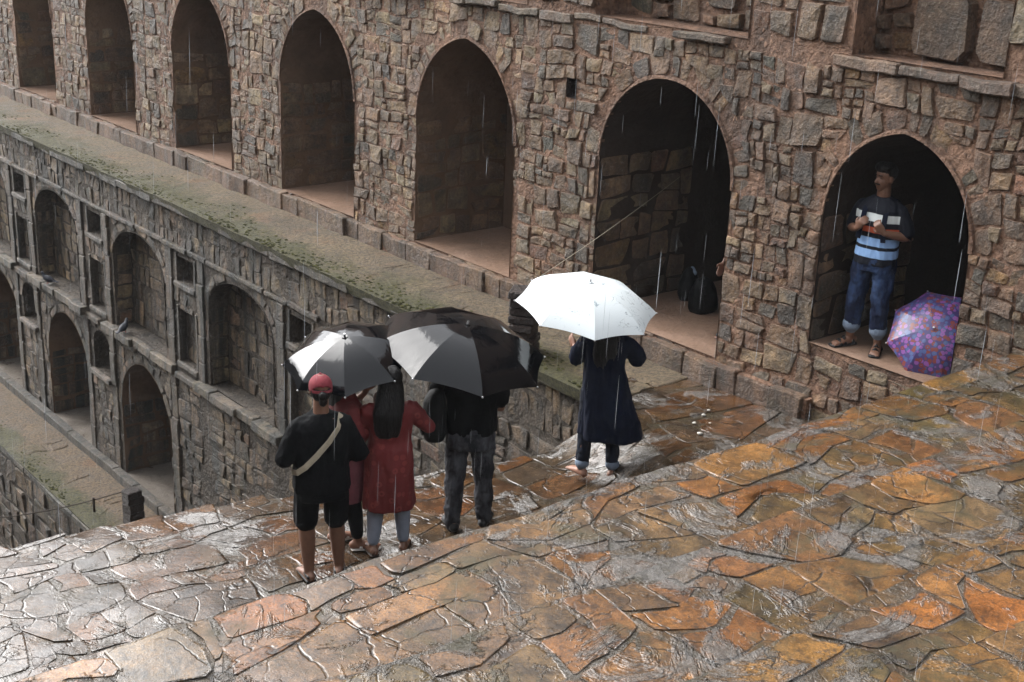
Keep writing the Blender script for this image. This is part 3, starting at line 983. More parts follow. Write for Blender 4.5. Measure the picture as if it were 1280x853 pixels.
core('mortar_bed', (14, 38, -14.5, Z_LOW - .03), [], FR, wall_r, M_MORT_L, .25, .014)
lay(field((14, 28, -13.2, Z_LOW - .16), (.3, .5), (.4, .8), PAL_L, .010, (.006, .025), .85, 71, []), FR, wall_r, M_STONE_L, 'stone', limit=120)
y = 14
while y < 30:
    L = rng.uniform(.7, 1.3)
    slab('coping_stone', (XR - .05 + rng.uniform(-.02, .02), y, Z_LOW - .14), (XR + .14, y + L - .01, Z_LOW - .03), wall_r, M_STONE_L, (2,), .018, rng.random() * 40, (.075, .072, .055))
    y += L

# ---------------------------------------------------------------- landings and stairs
EY, EZ = 5.27, -3.45          # edge of the upper landing
STEP_RUN, STEP_RISE = .95, .085   # worn shallow steps above that edge
TZ = -5.08                    # the landing the group stands on
def edge_y(x): return EY + .035 * noise.noise(Vector((x * 1.3, 2.2, 0))) + .02 * noise.noise(Vector((x * 4.1, 7.7, 0)))
def far_y(x):                 # far edge of the lower landing, skewed against the wall
    pts = ((-4, 10.6), (1.5, 9.95), (3.0, 9.6), (4.37, 9.46), (5.36, 9.2), (6.75, 8.9), (7.3, 8.68), (8.0, 8.58), (8.4, 8.58), (8.5, 8.95), (9.8, 9.0))
    for (a, ya), (b, yb) in zip(pts, pts[1:]):
        if x <= b: return ya + (yb - ya) * (x - a) / (b - a)
    return pts[-1][1]
def landing_z(x, y):
    """gentle wear and tilt of the upper landing"""
    s = (edge_y(x) - y) / STEP_RUN
    k = math.floor(s + 1e-6)
    z = STEP_RISE * max(0, k)
    return z + .03 * noise.noise(Vector((x * .35, y * .35, 4.4))) + .020 * noise.noise(Vector((x * 1.1, y * 1.1, 1.4))) + .010 * noise.noise(Vector((x * 3.2, y * 3.2, 8.4)))
def sheet(name, poly_fn, xs, ys, z, mat, wear):
    V, F = [], []
    nx, ny = len(xs), len(ys)
    for x in xs:
        for t in ys:
            y = poly_fn(x, t)
            V.append((x, y, z - .003 + (wear(x, y) if wear else 0)))
    for i in range(nx - 1):
        for j in range(ny - 1):
            F.append((i * ny + j, (i + 1) * ny + j, (i + 1) * ny + j + 1, i * ny + j + 1))
    me = mesh_from(V, F, name, False, [(*((.060, .042, .028) if noise.noise(Vector(v) * 1.7) > 0 else (.050, .044, .034)), 0.3) for v in V])
    return me
class Worn(Frame):
    """horizontal frame whose surface follows the wear of the landing"""
    def __init__(s, z, wear): super().__init__((0, 0, z), (1, 0, 0), (0, 1, 0), (0, 0, 1)); s.wear = wear
    def at(s, u, v, n=0.0): return Vector((u, v, s.o.z + n + s.wear(u, v)))

def ledge_ramp(x, y):
    """the lower landing rises to the end of the mossy ledge beside the wall"""
    xl = 7.70 + (y - 7.55) * .47
    t = max(0., min(1., (x - xl + .55) / .85)) 
    return (Z_LEDGE - TZ + .01) * t * t * (3 - 2 * t)
def lower_z(x, y):
    return .03 * noise.noise(Vector((x * .5, y * .5, 9.1))) + .018 * noise.noise(Vector((x * 1.5, y * 1.5, 2.1))) + .008 * noise.noise(Vector((x * 4.2, y * 4.2, 3.1))) - .02 * (y - 7.8) + ledge_ramp(x, y)
xs = [(-4.55 + i * .085) for i in range(int((XU + .05 + 4.55) / .085) + 1)] + [XU + .06]
# rows of the sheet, doubled at every nosing so that the riser is a real step
LAND_T = [0.0]
for k in range(6, -1, -1):
    d0, d1 = (k + 1) * STEP_RUN - 1e-4, k * STEP_RUN + 1e-4
    LAND_T += [-(d0 + (d1 - d0) * i / 12) for i in range(13)]
LAND_T = LAND_T[1:-1] + [0.0]
me = sheet('upper_landing', lambda x, t: edge_y(x) + t, xs, LAND_T, EZ, M_JOINT, lambda x, y: landing_z(x, y))
# front face of the landing edge down to the steps
bm = bmesh.new(); bm.from_mesh(me); bm.verts.ensure_lookup_table()
last = [v for v in bm.verts if abs(v.co.y - edge_y(v.co.x)) < 1e-4]
last.sort(key=lambda v: v.co.x)
low = [bm.verts.new((v.co.x, v.co.y - .02, EZ - .5)) for v in last]
for i in range(len(last) - 1): bm.faces.new((last[i], last[i + 1], low[i + 1], low[i]))
bm.to_mesh(me); bm.free()
land = tag(place('upper_landing', me, None, (0, 0, 0), M_PAVE), kind='structure')
me = sheet('lower_landing', lambda x, t: 6.9 + (far_y(x) - 6.9) * t, [x for x in xs if x < XK + .1], [i / 34 for i in range(35)], TZ, M_JOINT, lower_z)
bm = bmesh.new(); bm.from_mesh(me); bm.verts.ensure_lookup_table()
last = sorted([v for v in bm.verts if abs(v.co.y - far_y(v.co.x)) < 1e-4], key=lambda v: v.co.x)
low = [bm.verts.new((v.co.x, v.co.y + .01, TZ - .6)) for v in last]
for i in range(len(last) - 1): bm.faces.new((last[i], last[i + 1], low[i + 1], low[i]))
bm.to_mesh(me); bm.free()
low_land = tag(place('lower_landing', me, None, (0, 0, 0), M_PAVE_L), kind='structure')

rg = random.Random(17)
def pave(rect, r, aniso, gap, proud, pal, limit, worn, parent, mat, ymax=None, shift=None, rough=.16, seed=1):
    rr = random.Random(seed)
    st = []
    for P in masonry(rect, rr, (r * .6, r * .5), (r * 2.0, r * 1.35), (), gap, .008, .13, .16, 2.2):
        if ymax is not None:
            m = sum(p[0] for p in P) / len(P)
            P = clip(P, m, ymax(m) - .004, 0.03, -1)
            if len(P) < 3 or abs(area(P)) < .01: continue
        if shift: P = [(x, y + shift(x)) for x, y in P]
        V, F, c = stone(P, rr, rr.uniform(*proud), base=-.05, rough=rough, dome=.12, inset=.06, maxn=14, rim=(.93, 1.0), drop=0)
        st.append((V, F, c, pick(rr, pal)))
    if limit is None: return st
    lay(st, worn, parent, mat, 'paving_stone', limit=limit, smooth='top')
ALL = []
for k in range(6):
    y1 = -k * STEP_RUN - .004; y0 = y1 - STEP_RUN + .008
    ALL += pave((-1.0, XU, y0, y1), .46, .8, .004, (.0005, .006), PAL_P, None, None, None, None, seed=171 + k, shift=edge_y)
lay(ALL, Worn(EZ, landing_z), land, M_PAVE, 'paving_stone', limit=290, smooth='top')
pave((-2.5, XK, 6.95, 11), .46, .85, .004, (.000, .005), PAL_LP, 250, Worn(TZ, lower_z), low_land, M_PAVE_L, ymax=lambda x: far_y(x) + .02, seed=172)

# steps between the landings, and the flight going on down into the well
stairs = tag(place('stairs', None, None, (0, 0, 0)), kind='structure')
def step(x0, x1, y0, y1, z):
    me = box_mesh(x1 - x0, y1 - y0, .6, .02, .006, int(abs(z * 100)))
    place('step', me, stairs, ((x0 + x1) / 2, (y0 + y1) / 2, z - .6), M_JOINT)
for k in range(4):
    step(-3, XU + .03, EY - .1 + .42 * k, EY + .42 * (k + 1), EZ - .36 * (k + 1) if k < 3 else -4.9)
yy, zz = 8.4, TZ - .32
while zz > -13.5:
    xr = XL + .03 if zz > Z_LOW else XR + .03
    step(-4.6, xr, yy, yy + .55, zz)
    yy += .55
    zz -= .30
# the flight above, that the photographer stands on, and the far side of the well
yy, zz = .35, EZ + .6
while zz < 1.5:
    step(-4.6, XU + .03, yy - .8, yy, zz)
    yy -= .33 if zz < -1.9 else .6
    zz += .28
tag(place('opposite_wall', box_mesh(1.0, 60, 17.5, .05), None, (-5.1, 18, -14.5), M_MORT_L), kind='structure')
# bottom of the well
tag(place('well_floor', mesh_from([(-40, -40, -14.6), (60, -40, -14.6), (60, 80, -14.6), (-40, 80, -14.6)], [(0, 1, 2, 3)]), None, (0, 0, 0), M_JOINT), kind='structure')

# ---------------------------------------------------------------- rain haze
hz = bpy.data.materials.new('rain_haze')
hz.use_nodes = True
hz.node_tree.nodes.remove(hz.node_tree.nodes['Principled BSDF'])
pv = hz.node_tree.nodes.new('ShaderNodeVolumePrincipled')
pv.inputs['Color'].default_value = (.86, .88, .90, 1)
pv.inputs['Density'].default_value = .0004
hz.node_tree.links.new(pv.outputs[0], hz.node_tree.nodes['Material Output'].inputs['Volume'])
tag(place('haze', box_mesh(72, 92, 20.6, 0), None, (12, 25, -15.8), hz), 'thin grey rain haze filling the stepwell', 'haze', kind='stuff')
# ---------------------------------------------------------------- cloth, skin and umbrella materials
def plain(name, col, rough=.8, spec=.3, var=.25, scale=14, bump=.25, coat=0.0, dist=.01):
    t = NT(name)
    p = t.obj()
    n = t.noise(p, scale, 4, .6)
    c = t.mix(t.ramp(n, .3, .7), tuple(x * (1 - var) for x in col), tuple(x * (1 + var) for x in col))
    return t.out(c, rough, t.bump(t.noise(p, scale * 2.2, 4, .6), bump, dist), spec, coat, .15)
M_SKIN = plain('skin', (.135, .067, .042), .5, .4, .12, 20, .1)
M_SKIN2 = plain('fair_skin', (.21, .105, .068), .5, .4, .12, 20, .1)
t = NT('black_hair')
M_HAIR = t.out((.0035, .003, .003), .5, t.bump(t.noise(t.obj((1, 1, .06)), 110, 3, .6), .9, .012), .25)
M_BLACK = plain('black_cotton', (.0032, .0036, .0042), .85, .08, .3, 18, .5)
M_NAVY = plain('navy_cotton', (.0030, .0050, .0135), .85, .1, .3, 9, .5)
M_PINK = plain('dusty_pink_cotton', (.16, .050, .060), .8, .25, .2, 12, .4)
M_MAROON = plain('maroon_cap_cotton', (.15, .022, .030), .8, .25, .15, 30, .3)
M_CREAM = plain('cream_strap', (.26, .225, .165), .7, .3, .12, 30, .3)
M_LEGGING = plain('pale_blue_legging', (.21, .235, .29), .8, .25, .12, 12, .3)
M_SHOE = plain('black_shoe', (.005, .005, .0055), .5, .25, .2, 30, .3)
M_WHITE_STRAP = plain('white_sandal', (.55, .52, .48), .5, .4, .1, 20, .2)
M_METAL = plain('umbrella_steel', (.35, .35, .36), .3, .5, .1, 20, .05); M_METAL.node_tree.nodes['Principled BSDF'].inputs['Metallic'].default_value = .9
M_PLASTIC = plain('black_plastic', (.012, .012, .013), .35, .5, .2, 20, .1)
M_BAG = plain('black_nylon', (.0035, .004, .0045), .65, .15, .3, 16, .5)
M_TAN_SANDAL = plain('brown_sandal', (.035, .024, .017), .55, .4, .3, 25, .3)
M_CUFF = plain('pale_denim_cuff', (.15, .19, .25), .85, .2, .15, 30, .3)

def red_print():
    t = NT('red_printed_cotton')
    p = t.obj()
    v = t.voro(p, 13)
    c = t.mix(t.ramp(v, .28, .36), (.150, .026, .023), (.105, .013, .013))
    c = t.mix(t.ramp(t.voro(p, 13), .10, .14, .8, 0), c, (.090, .011, .012))
    c = t.mix(1.0, c, t.mix(t.noise(p, 6, 4), (.7, .7, .7), (1.25, 1.25, 1.25)), 'MULTIPLY')
    return t.out(c, .75, t.bump(t.noise(p, 26, 4, .6), .4, .01), .3)
M_RED = red_print()

def denim(name, dark, light):
    t = NT(name)
    p = t.obj()
    n = t.noise(t.obj((1, 1, .45)), 7, 5, .65)
    c = t.mix(t.ramp(n, .42, .66), dark, light)
    return t.out(c, .85, t.bump(t.noise(p, 30, 5, .65), .5, .012), .2)
M_JEAN_BLUE = denim('blue_denim', (.006, .010, .028), (.036, .068, .15))
M_JEAN_GREY = denim('wet_grey_denim', (.013, .013, .016), (.075, .078, .088))
M_JEAN_DARK = denim('dark_blue_denim', (.0035, .005, .010), (.010, .017, .034))

def striped():
    """navy polo shirt with white, orange and pale blue bands at fixed heights"""
    t = NT('striped_polo')
    g = t.node('ShaderNodeTexCoord')
    s = t.node('ShaderNodeSeparateXYZ')
    t.l.new(g.outputs['Object'], s.inputs[0])
    z = s.outputs[2]
    xx = t.math('ABSOLUTE', s.outputs[0])
    c = (.0035, .0048, .010)
    for lo, hi, col in ((1.205, 1.275, (.52, .55, .54)), (1.105, 1.155, (.42, .075, .030)), (.985, 1.06, (.22, .36, .60)), (.88, .955, (.22, .36, .60))):
        f = t.math('MULTIPLY', t.ramp(z, lo - .002, lo + .002), t.ramp(z, hi + .002, hi - .002))
        c = t.mix(t.math('MULTIPLY', f, t.ramp(xx, .212, .206)), c, col)
    return t.out(c, .8, t.bump(t.noise(g.outputs['Object'], 24, 4), .35, .01), .25)
M_STRIPE = striped()

def umbrella_mat(name, base, rough, coat, style):
    t = NT(name)
    p = t.obj()
    c = base
    if style == 'white':
        n = t.noise(p, 9, 3, .5, 1.2)
        line = t.math('ABSOLUTE', t.math('SUBTRACT', n, .5))
        msk = t.math('MULTIPLY', t.ramp(line, .016, .006, 0, 1), t.ramp(t.noise(p, 5.0, 2), .50, .57))
        c = t.mix(t.math('MULTIPLY', msk, .8), base, t.mix(t.noise(p, 4, 1), (.10, .22, .30), (.18, .14, .10)))
    if style == 'print':
        v = t.node('ShaderNodeTexVoronoi', Scale=27.0); t.l.new(p, v.inputs['Vector'])
        d = v.outputs['Distance']
        cell = t.node('ShaderNodeSeparateColor'); t.l.new(v.outputs['Color'], cell.inputs[0])
        a = t.mix(t.ramp(cell.outputs[0], .44, .50), (.055, .085, .21), (.16, .036, .034))
        a = t.mix(t.ramp(cell.outputs[1], .70, .74), a, (.20, .07, .26))
        c = t.mix(t.ramp(d, .52, .60), a, (.05, .035, .12))
        c = t.mix(t.ramp(d, .20, .14), c, (.095, .10, .19))
    nb = t.bump(t.noise(p, 7, 4, .55, .8), .16, .012)
    nb2 = t.bump(t.noise(p, 60, 2), .10, .004, nb)
    m = t.out(c, rough, nb2,   .20 if style is None else .4, coat, .06)
    t.l.new(nb2, t.b.inputs['Coat Normal'])
    return m
M_UMB_BLACK = umbrella_mat('wet_black_nylon', (.0022, .0026, .0034), .045, .3, None)
M_UMB_WHITE = umbrella_mat('white_nylon', (.50, .54, .55), .6, .05, 'white')
M_UMB_PRINT = umbrella_mat('paisley_nylon', (.2, .1, .3), .4, .1, 'print')

# ---------------------------------------------------------------- figure building
TMP = bpy.data.scenes.new('fuse')
class Blob:
    """gathers tubes, lofts and balls, then fuses them into one continuous skin"""
    def __init__(s): s.V, s.F = [], []
    def rings(s, R):
        b, n = len(s.V), len(R[0])
        for r in R: s.V += [Vector(v) for v in r]
        for k in range(len(R) - 1):
            for i in range(n):
                j = (i + 1) % n
                s.F.append((b + k * n + i, b + k * n + j, b + (k + 1) * n + j, b + (k + 1) * n + i))
        s.F.append(tuple(b + i for i in range(n))[::-1])
        s.F.append(tuple(b + (len(R) - 1) * n + i for i in range(n)))
        return s
    def tube(s, pts, rad, n=12, flat=1.0, side=None):
        P = [Vector(p) for p in pts]
        rad = [r if isinstance(r, (tuple, list)) else (r, r * flat) for r in rad]
        R = []
        def ring(c, t, a, b):
            u = Vector(side) if side is not None else (Vector((1, 0, 0)) if abs(t.x) < .8 else Vector((0, 1, 0)))
            v = t.cross(u).normalized(); u = v.cross(t).normalized()
            return [c + u * (a * math.cos(2 * math.pi * i / n)) + v * (b * math.sin(2 * math.pi * i / n)) for i in range(n)]
        T = [((P[min(i + 1, len(P) - 1)] - P[max(i - 1, 0)]).normalized()) for i in range(len(P))]
        a, b = rad[0]; m = min(a, b)
        R.append(ring(P[0] - T[0] * m * .8, T[0], a * .45, b * .45))
        for i in range(len(P)):
            R.append(ring(P[i], T[i], *rad[i]))
            if i < len(P) - 1:
                R.append(ring((P[i] + P[i + 1]) / 2, (P[i + 1] - P[i]).normalized(), (rad[i][0] + rad[i + 1][0]) / 2 * 1.02, (rad[i][1] + rad[i + 1][1]) / 2 * 1.02))
        a, b = rad[-1]; m = min(a, b)
        R.append(ring(P[-1] + T[-1] * m * .8, T[-1], a * .45, b * .45))
        return s.rings(R)
    def loft(s, secs, n=28, fold=0.0, nf=5, seed=0):
        """secs: (z, cx, cy, rx, ry)"""
        R = []
        z0, z1 = secs[0][0], secs[-1][0]
        for (z, cx, cy, rx, ry) in secs:
            r = []
            for i in range(n):
                a = 2 * math.pi * i / n
                k = 1 + fold * (1 - abs((z - z0) / (z1 - z0))) * math.sin(a * nf + seed + z * 2.0)
                ca, sa = math.cos(a), math.sin(a)
                q = (abs(ca) ** 2.5 + abs(sa) ** 2.5) ** (-1 / 2.5)
                r.append(Vector((cx + rx * q * ca * k, cy + ry * q * sa * k, z)))
            R.append(r)
        return s.rings(R)
    def ball(s, c, r, rot=None, n=14):
        c = Vector(c); R = []
        for k in range(1, 9):
            t = math.pi * k / 9
            ring = []
            for i in range(n):
                a = 2 * math.pi * i / n
                v = Vector((r[0] * math.sin(t) * math.cos(a), r[1] * math.sin(t) * math.sin(a), -r[2] * math.cos(t)))
                if rot is not None: v = rot @ v
                ring.append(c + v)
            R.append(ring)
        return s.rings(R)
    def build(s, name, root, mat, voxel=.012, smooth=4, fold=0.0, fscale=(9, 9, 3.5), seed=0, xf=None):
        me = bpy.data.meshes.new(name)
        me.from_pydata([tuple(v) for v in s.V], [], s.F)
        fix_normals(me)
        o = bpy.data.objects.new(name, me)
        TMP.collection.objects.link(o)
        m = o.modifiers.new('r', 'REMESH'); m.mode = 'VOXEL'; m.voxel_size = voxel; m.use_smooth_shade = True
        if smooth:
            m = o.modifiers.new('s', 'SMOOTH'); m.factor = .5; m.iterations = smooth
        vl = TMP.view_layers[0]; vl.update(); dg = vl.depsgraph
        me2 = bpy.data.meshes.new_from_object(o.evaluated_get(dg))
        bpy.data.objects.remove(o); bpy.data.meshes.remove(me)
        me2.name = name
        if fold:
            me2.update()
            nv = len(me2.vertices)
            co, no = np.empty(nv * 3, np.float32), np.empty(nv * 3, np.float32)
            me2.vertices.foreach_get('co', co)
            me2.vertex_normals.foreach_get('vector', no)
            co, no = co.reshape(-1, 3), no.reshape(-1, 3)
            for i in range(nv):
                x_, y_, z_ = co[i]
                q = Vector((x_ * fscale[0] + seed, y_ * fscale[1], z_ * fscale[2]))
                co[i] += no[i] * fold * (1.1 * noise.noise(q) + .9 * (.35 - abs(noise.noise(q * 1.9 + Vector((4, 9, 2))))) + .35 * noise.noise(q * 4.1))
            me2.vertices.foreach_set('co', co.ravel()); me2.update()
        me2.polygons.foreach_set('use_smooth', [True] * len(me2.polygons))
        me2.materials.clear(); me2.materials.append(mat)
        p = bpy.data.objects.new(name, me2)
        COL.objects.link(p); p.parent = root
        return p

def sub(name, mesh, root, mat, loc=(0, 0, 0), smooth=False):
    mesh.materials.clear(); mesh.materials.append(mat)
    if smooth: mesh.polygons.foreach_set('use_smooth', [True] * len(mesh.polygons))
    o = bpy.data.objects.new(name, mesh)
    COL.objects.link(o); o.parent = root; o.location = loc
    return o

def hand(B, wrist, d, nrm, curl=.6, s=1.0, thumb_side=1):
    """palm, four fingers of unequal length bent at their knuckles, thumb from the side of the palm"""
    w, d, nrm = Vector(wrist), Vector(d).normalized(), Vector(nrm).normalized()
    x = d.cross(nrm).normalized() * thumb_side; nrm = (nrm - d * nrm.dot(d)).normalized()
    B.tube([w, w + d * .05 * s, w + d * .09 * s], [(.026 * s, .020 * s), (.042 * s, .016 * s), (.040 * s, .014 * s)], side=x, n=10)
    for k, (off, L) in enumerate(((.030, .072), (.010, .080), (-.011, .074), (-.031, .058))):
        p = w + d * .088 * s + x * off * s
        pts, dirv = [p], d
        for q in range(3):
            a = curl * (.7, 1.1, .8)[q]
            dirv = (dirv * math.cos(a) + nrm * math.sin(a)).normalized()
            p = p + dirv * L * s * (.45, .32, .23)[q]; pts.append(p)
        B.tube(pts, [.0095 * s, .009 * s, .008 * s, .007 * s], n=8)
    p = w + d * .03 * s + x * .035 * s
    q = p + (d * .6 + x * .7 + nrm * .35).normalized() * .035 * s
    e = q + (d * .9 + nrm * .6 * curl).normalized() * .03 * s
    B.tube([p, q, e], [.012 * s, .010 * s, .008 * s], n=8)

def head(B, H, c, yaw, pitch=0.0):
    """skull, jaw, nose and ears; c = centre of the skull, yaw to the person's left"""
    rot = Matrix.Rotation(yaw, 3, 'Z') @ Matrix.Rotation(pitch, 3, 'X')
    q = lambda x, y, z: Vector(c) + rot @ Vector((x * H, y * H, z * H))
    B.ball(q(0, -.006, .012), (.046 * H, .056 * H, .054 * H), rot)
    B.ball(q(0, .012, -.026), (.037 * H, .042 * H, .044 * H), rot)
    B.ball(q(0, .030, -.056), (.020 * H, .018 * H, .014 * H), rot)
    B.tube([q(0, .050, -.004), q(0, .060, -.022)], [.006 * H, .009 * H], n=8)
    B.ball(q(0, .047, -.040), (.016 * H, .008 * H, .006 * H), rot)
    for sx in (-1, 1): B.ball(q(.046 * sx, -.004, -.012), (.006 * H, .013 * H, .019 * H), rot)
    return q, rot

def legs_skin(B, H, L, r=1.0):
    """L: list of (hip, knee, ankle, toe direction)"""
    for hip, knee, ank, toe in L:
        hip, knee, ank, toe = Vector(hip), Vector(knee), Vector(ank), Vector(toe).normalized()
        mid = knee.lerp(ank, .32)
        B.tube([hip, hip.lerp(knee, .5), knee, mid, ank], [.052 * H * r, .045 * H * r, .033 * H * r, .034 * H * r, .021 * H * r])
        foot(B, H, ank, toe)

def foot(B, H, ank, toe):
    a = Vector((ank.x, ank.y, .028 * H))
    B.tube([a - toe * .030 * H, a + toe * .04 * H - Vector((0, 0, .006 * H)), a + toe * .095 * H - Vector((0, 0, .014 * H))],
           [(.021 * H, .026 * H), (.026 * H, .020 * H), (.028 * H, .012 * H)], side=toe.cross(Vector((0, 0, 1))))
    side = toe.cross(Vector((0, 0, 1)))
    for k in range(5):
        p = a + toe * (.098 - .006 * abs(k - 1)) * H - Vector((0, 0, .017 * H)) + side * (k - 2) * .0105 * H
        B.tube([p, p + toe * .018 * H], [.0075 * H, .006 * H], n=8)

def arm_skin(B, H, sh, el, wr, r=1.0):
    sh, el, wr = Vector(sh), Vector(el), Vector(wr)
    B.tube([sh, sh.lerp(el, .5), el, el.lerp(wr, .35), wr], [.030 * H * r, .028 * H * r, .022 * H * r, .023 * H * r, .015 * H * r])

def person(name, loc, face, label, group=None):
    r = thing(name, loc, label, 'person', group)
    r.rotation_euler = (0, 0, -math.radians(face))
    return r

def ring_band(pts, width, thick, n=None, out=None):
    """flat strap along points; out(i) = outward normal"""
    P = [Vector(p) for p in pts]
    V, F = [], []
    for i, p in enumerate(P):
        t = (P[min(i + 1, len(P) - 1)] - P[max(i - 1, 0)]).normalized()
        o = Vector(out(i) if callable(out) else out).normalized()
        w = t.cross(o).normalized() * width / 2
        for a, b in ((-1, 0), (1, 0), (1, 1), (-1, 1)): V.append(p + w * a + o * thick * b)
    for i in range(len(P) - 1):
        for k in range(4):
            j = (k + 1) % 4
            F.append((i * 4 + k, i * 4 + j, i * 4 + 4 + j, i * 4 + 4 + k))
    F.append((0, 1, 2, 3)); F.append(tuple(4 * (len(P) - 1) + k for k in (3, 2, 1, 0)))
    me = mesh_from(V, F, 'strap'); fix_normals(me)
    return me

# ---- person in black with the maroon cap
H = 1.63
pz = TZ + lower_z(4.76, 7.81) + .012
P = person('person', (4.76, 7.81, pz), 22, 'person in black shirt and shorts with maroon cap and cream strap across the back')
B = Blob()
q, rot = head(B, H, (0, .02, .935 * H), 0, -.12)
B.tube([(0, -.005, .80 * H), (0, .01, .90 * H)], [.036 * H, .034 * H])
B.loft([(.50 * H, 0, 0, .10 * H, .07 * H), (.62 * H, 0, 0, .09 * H, .065 * H), (.76 * H, 0, 0, .11 * H, .06 * H), (.81 * H, 0, 0, .07 * H, .05 * H)])
for sx in (-1, 1):
    arm_skin(B, H, (sx * .095 * H, 0, .755 * H), (sx * .165 * H, -.03, .62 * H), (sx * .10 * H, .20, .60 * H), 1.15)
    hand(B, (sx * .10 * H, .20, .60 * H), (-sx * .3, 1, .1), (-sx, 0, 0), .5, 1, 1)
legs_skin(B, H, [((-.062 * H, 0, .50 * H), (-.068 * H, .02, .28 * H), (-.062 * H, -.02, .045 * H), (-.2, 1, 0)), ((.066 * H, 0, .50 * H), (.07 * H, .03, .28 * H), (.080 * H, .01, .045 * H), (.2, 1, 0))], 1.12)
B.build('body', P, M_SKIN, .010, 3)
B = Blob()
B.loft([(.455 * H, 0, 0, .128 * H, .098 * H), (.52 * H, 0, 0, .127 * H, .098 * H), (.60 * H, 0, 0, .122 * H, .092 * H), (.70 * H, 0, -.005, .128 * H, .085 * H), (.76 * H, 0, -.006, .132 * H, .076 * H), (.795 * H, 0, -.004, .105 * H, .060 * H), (.825 * H, 0, 0, .052 * H, .044 * H)], fold=.035, nf=7)
for sx in (-1, 1):
    B.tube([(sx * .096 * H, 0, .770 * H), (sx * .138 * H, -.02, .70 * H), (sx * .170 * H, -.035, .615 * H), (sx * .155 * H, .04, .605 * H)], [.040 * H, .042 * H, .042 * H, .039 * H])
B.build('shirt', P, M_BLACK, .011, 3, .013, seed=3)
B = Blob()
B.loft([(.42 * H, 0, 0, .112 * H, .095 * H), (.50 * H, 0, 0, .12 * H, .095 * H), (.56 * H, 0, 0, .108 * H, .08 * H)])
for sx in (-1, 1):
    B.tube([(sx * .060 * H, 0, .47 * H), (sx * .068 * H, .01, .38 * H), (sx * .070 * H, .02, .285 * H)], [.062 * H, .060 * H, .055 * H])
B.build('shorts', P, M_BLACK, .012, 3, .007, seed=8)
B = Blob()
B.ball(q(0, -.018, -.012), (.046 * H, .044 * H, .048 * H), rot)
B.ball(q(0, -.070, -.022), (.022 * H, .020 * H, .022 * H), rot)
B.ball(q(0, -.062, -.050), (.020 * H, .016 * H, .022 * H), rot)
B.build('hair', P, M_HAIR, .008, 2, .003, (40, 40, 20))
B = Blob()
R = []
for k in range(7):
    t = k / 6 * math.pi / 2
    R.append([q(.0525 * math.cos(t) * math.cos(a), -.006 + .062 * math.cos(t) * math.sin(a), .012 + .052 * math.sin(t) + .0) for a in [2 * math.pi * i / 24 for i in range(24)]])
R.insert(0, [q(.052 * math.cos(a), -.006 + .061 * math.sin(a), -.012 + (.030 if math.sin(a) < -.75 else 0)) for a in [2 * math.pi * i / 24 for i in range(24)]])
B.rings(R)
B.tube([q(0, .045, .004), q(0, .10, -.006)], [(.046 * H, .006 * H), (.034 * H, .005 * H)], side=(1, 0, 0))
cap = B.build('cap', P, M_MAROON, .007, 2)
b_ = Blob(); b_.ball(q(0, -.006, .066), (.010, .010, .007)); b_.build('cap_button', cap, M_MAROON, .004, 0)
band = [q(.0535 * math.cos(a), -.006 + .064 * math.sin(a), -.004) for a in [math.pi * (1.2 + .6 * i / 10) for i in range(11)]]
sub('cap_strap', ring_band(band, .018, .004, out=lambda i: band[i] - q(0, -.006, -.004)), cap, M_MAROON)
pts = [(.085 * H, -.02, .812 * H), (.062 * H, -.078 * H, .775 * H), (.02 * H, -.094 * H, .72 * H), (-.035 * H, -.101 * H, .66 * H), (-.085 * H, -.093 * H, .605 * H), (-.118 * H, -.066 * H, .57 * H), (-.132 * H, -.01, .55 * H), (-.12 * H, .06 * H, .545 * H)]
sub('bag_strap', ring_band(pts, .042, .006, out=lambda i: (pts[i][0], pts[i][1] - .02, .15 if i == 0 else 0)), P, M_CREAM)
for sx in (-1, 1):
    B = Blob(); a = Vector((-.062 * H if sx < 0 else .080 * H, -.02 if sx < 0 else .01, 0)); d = Vector((sx * .2, 1, 0)).normalized()
    B.tube([a - d * .055 + Vector((0, 0, .012)), a + d * .16 + Vector((0, 0, .012))], [(.045, .012), (.048, .012)], side=d.cross(Vector((0, 0, 1))))
    B.tube([a - d * .055 + Vector((0, 0, .05)), a + d * .02 + Vector((0, 0, .06))], [(.04, .02), (.042, .02)], side=d.cross(Vector((0, 0, 1))))
    B.build('shoe', P, M_SHOE, .009, 2)

# ---- person in the red printed kurta
H = 1.55
pz = TZ + lower_z(5.38, 7.84) + .012
P = person('person', (5.38, 7.84, pz), 26, 'person with long black hair in a red printed kurta and pale blue leggings')
B = Blob()
q, rot = head(B, H, (0, .02, .935 * H), .35, -.1)
B.tube([(0, 0, .80 * H), (0, .01, .90 * H)], [.032 * H, .031 * H])
B.loft([(.50 * H, 0, 0, .09 * H, .065 * H), (.62 * H, 0, 0, .078 * H, .06 * H), (.76 * H, 0, 0, .10 * H, .055 * H), (.81 * H, 0, 0, .06 * H, .045 * H)])
arm_skin(B, H, (.095 * H, 0, .755 * H), (.185 * H, .0, .675 * H), (.15 * H, .20, .70 * H))
hand(B, (.15 * H, .20, .70 * H), (-.3, 1, .3), (-1, 0, 0), .9)
arm_skin(B, H, (-.095 * H, 0, .755 * H), (-.13 * H, .05, .65 * H), (-.05 * H, .22, .74 * H))
hand(B, (-.05 * H, .22, .74 * H), (0, .6, 1), (1, .2, 0), 1.1)
LG = [((-.055 * H, 0, .50 * H), (-.062 * H, .02, .28 * H), (-.078 * H, -.01, .045 * H), (-.25, 1, 0)), ((.058 * H, 0, .50 * H), (.066 * H, .02, .28 * H), (.078 * H, .01, .045 * H), (.3, 1, 0))]
legs_skin(B, H, LG)
B.build('body', P, M_SKIN, .010, 3)
B = Blob()
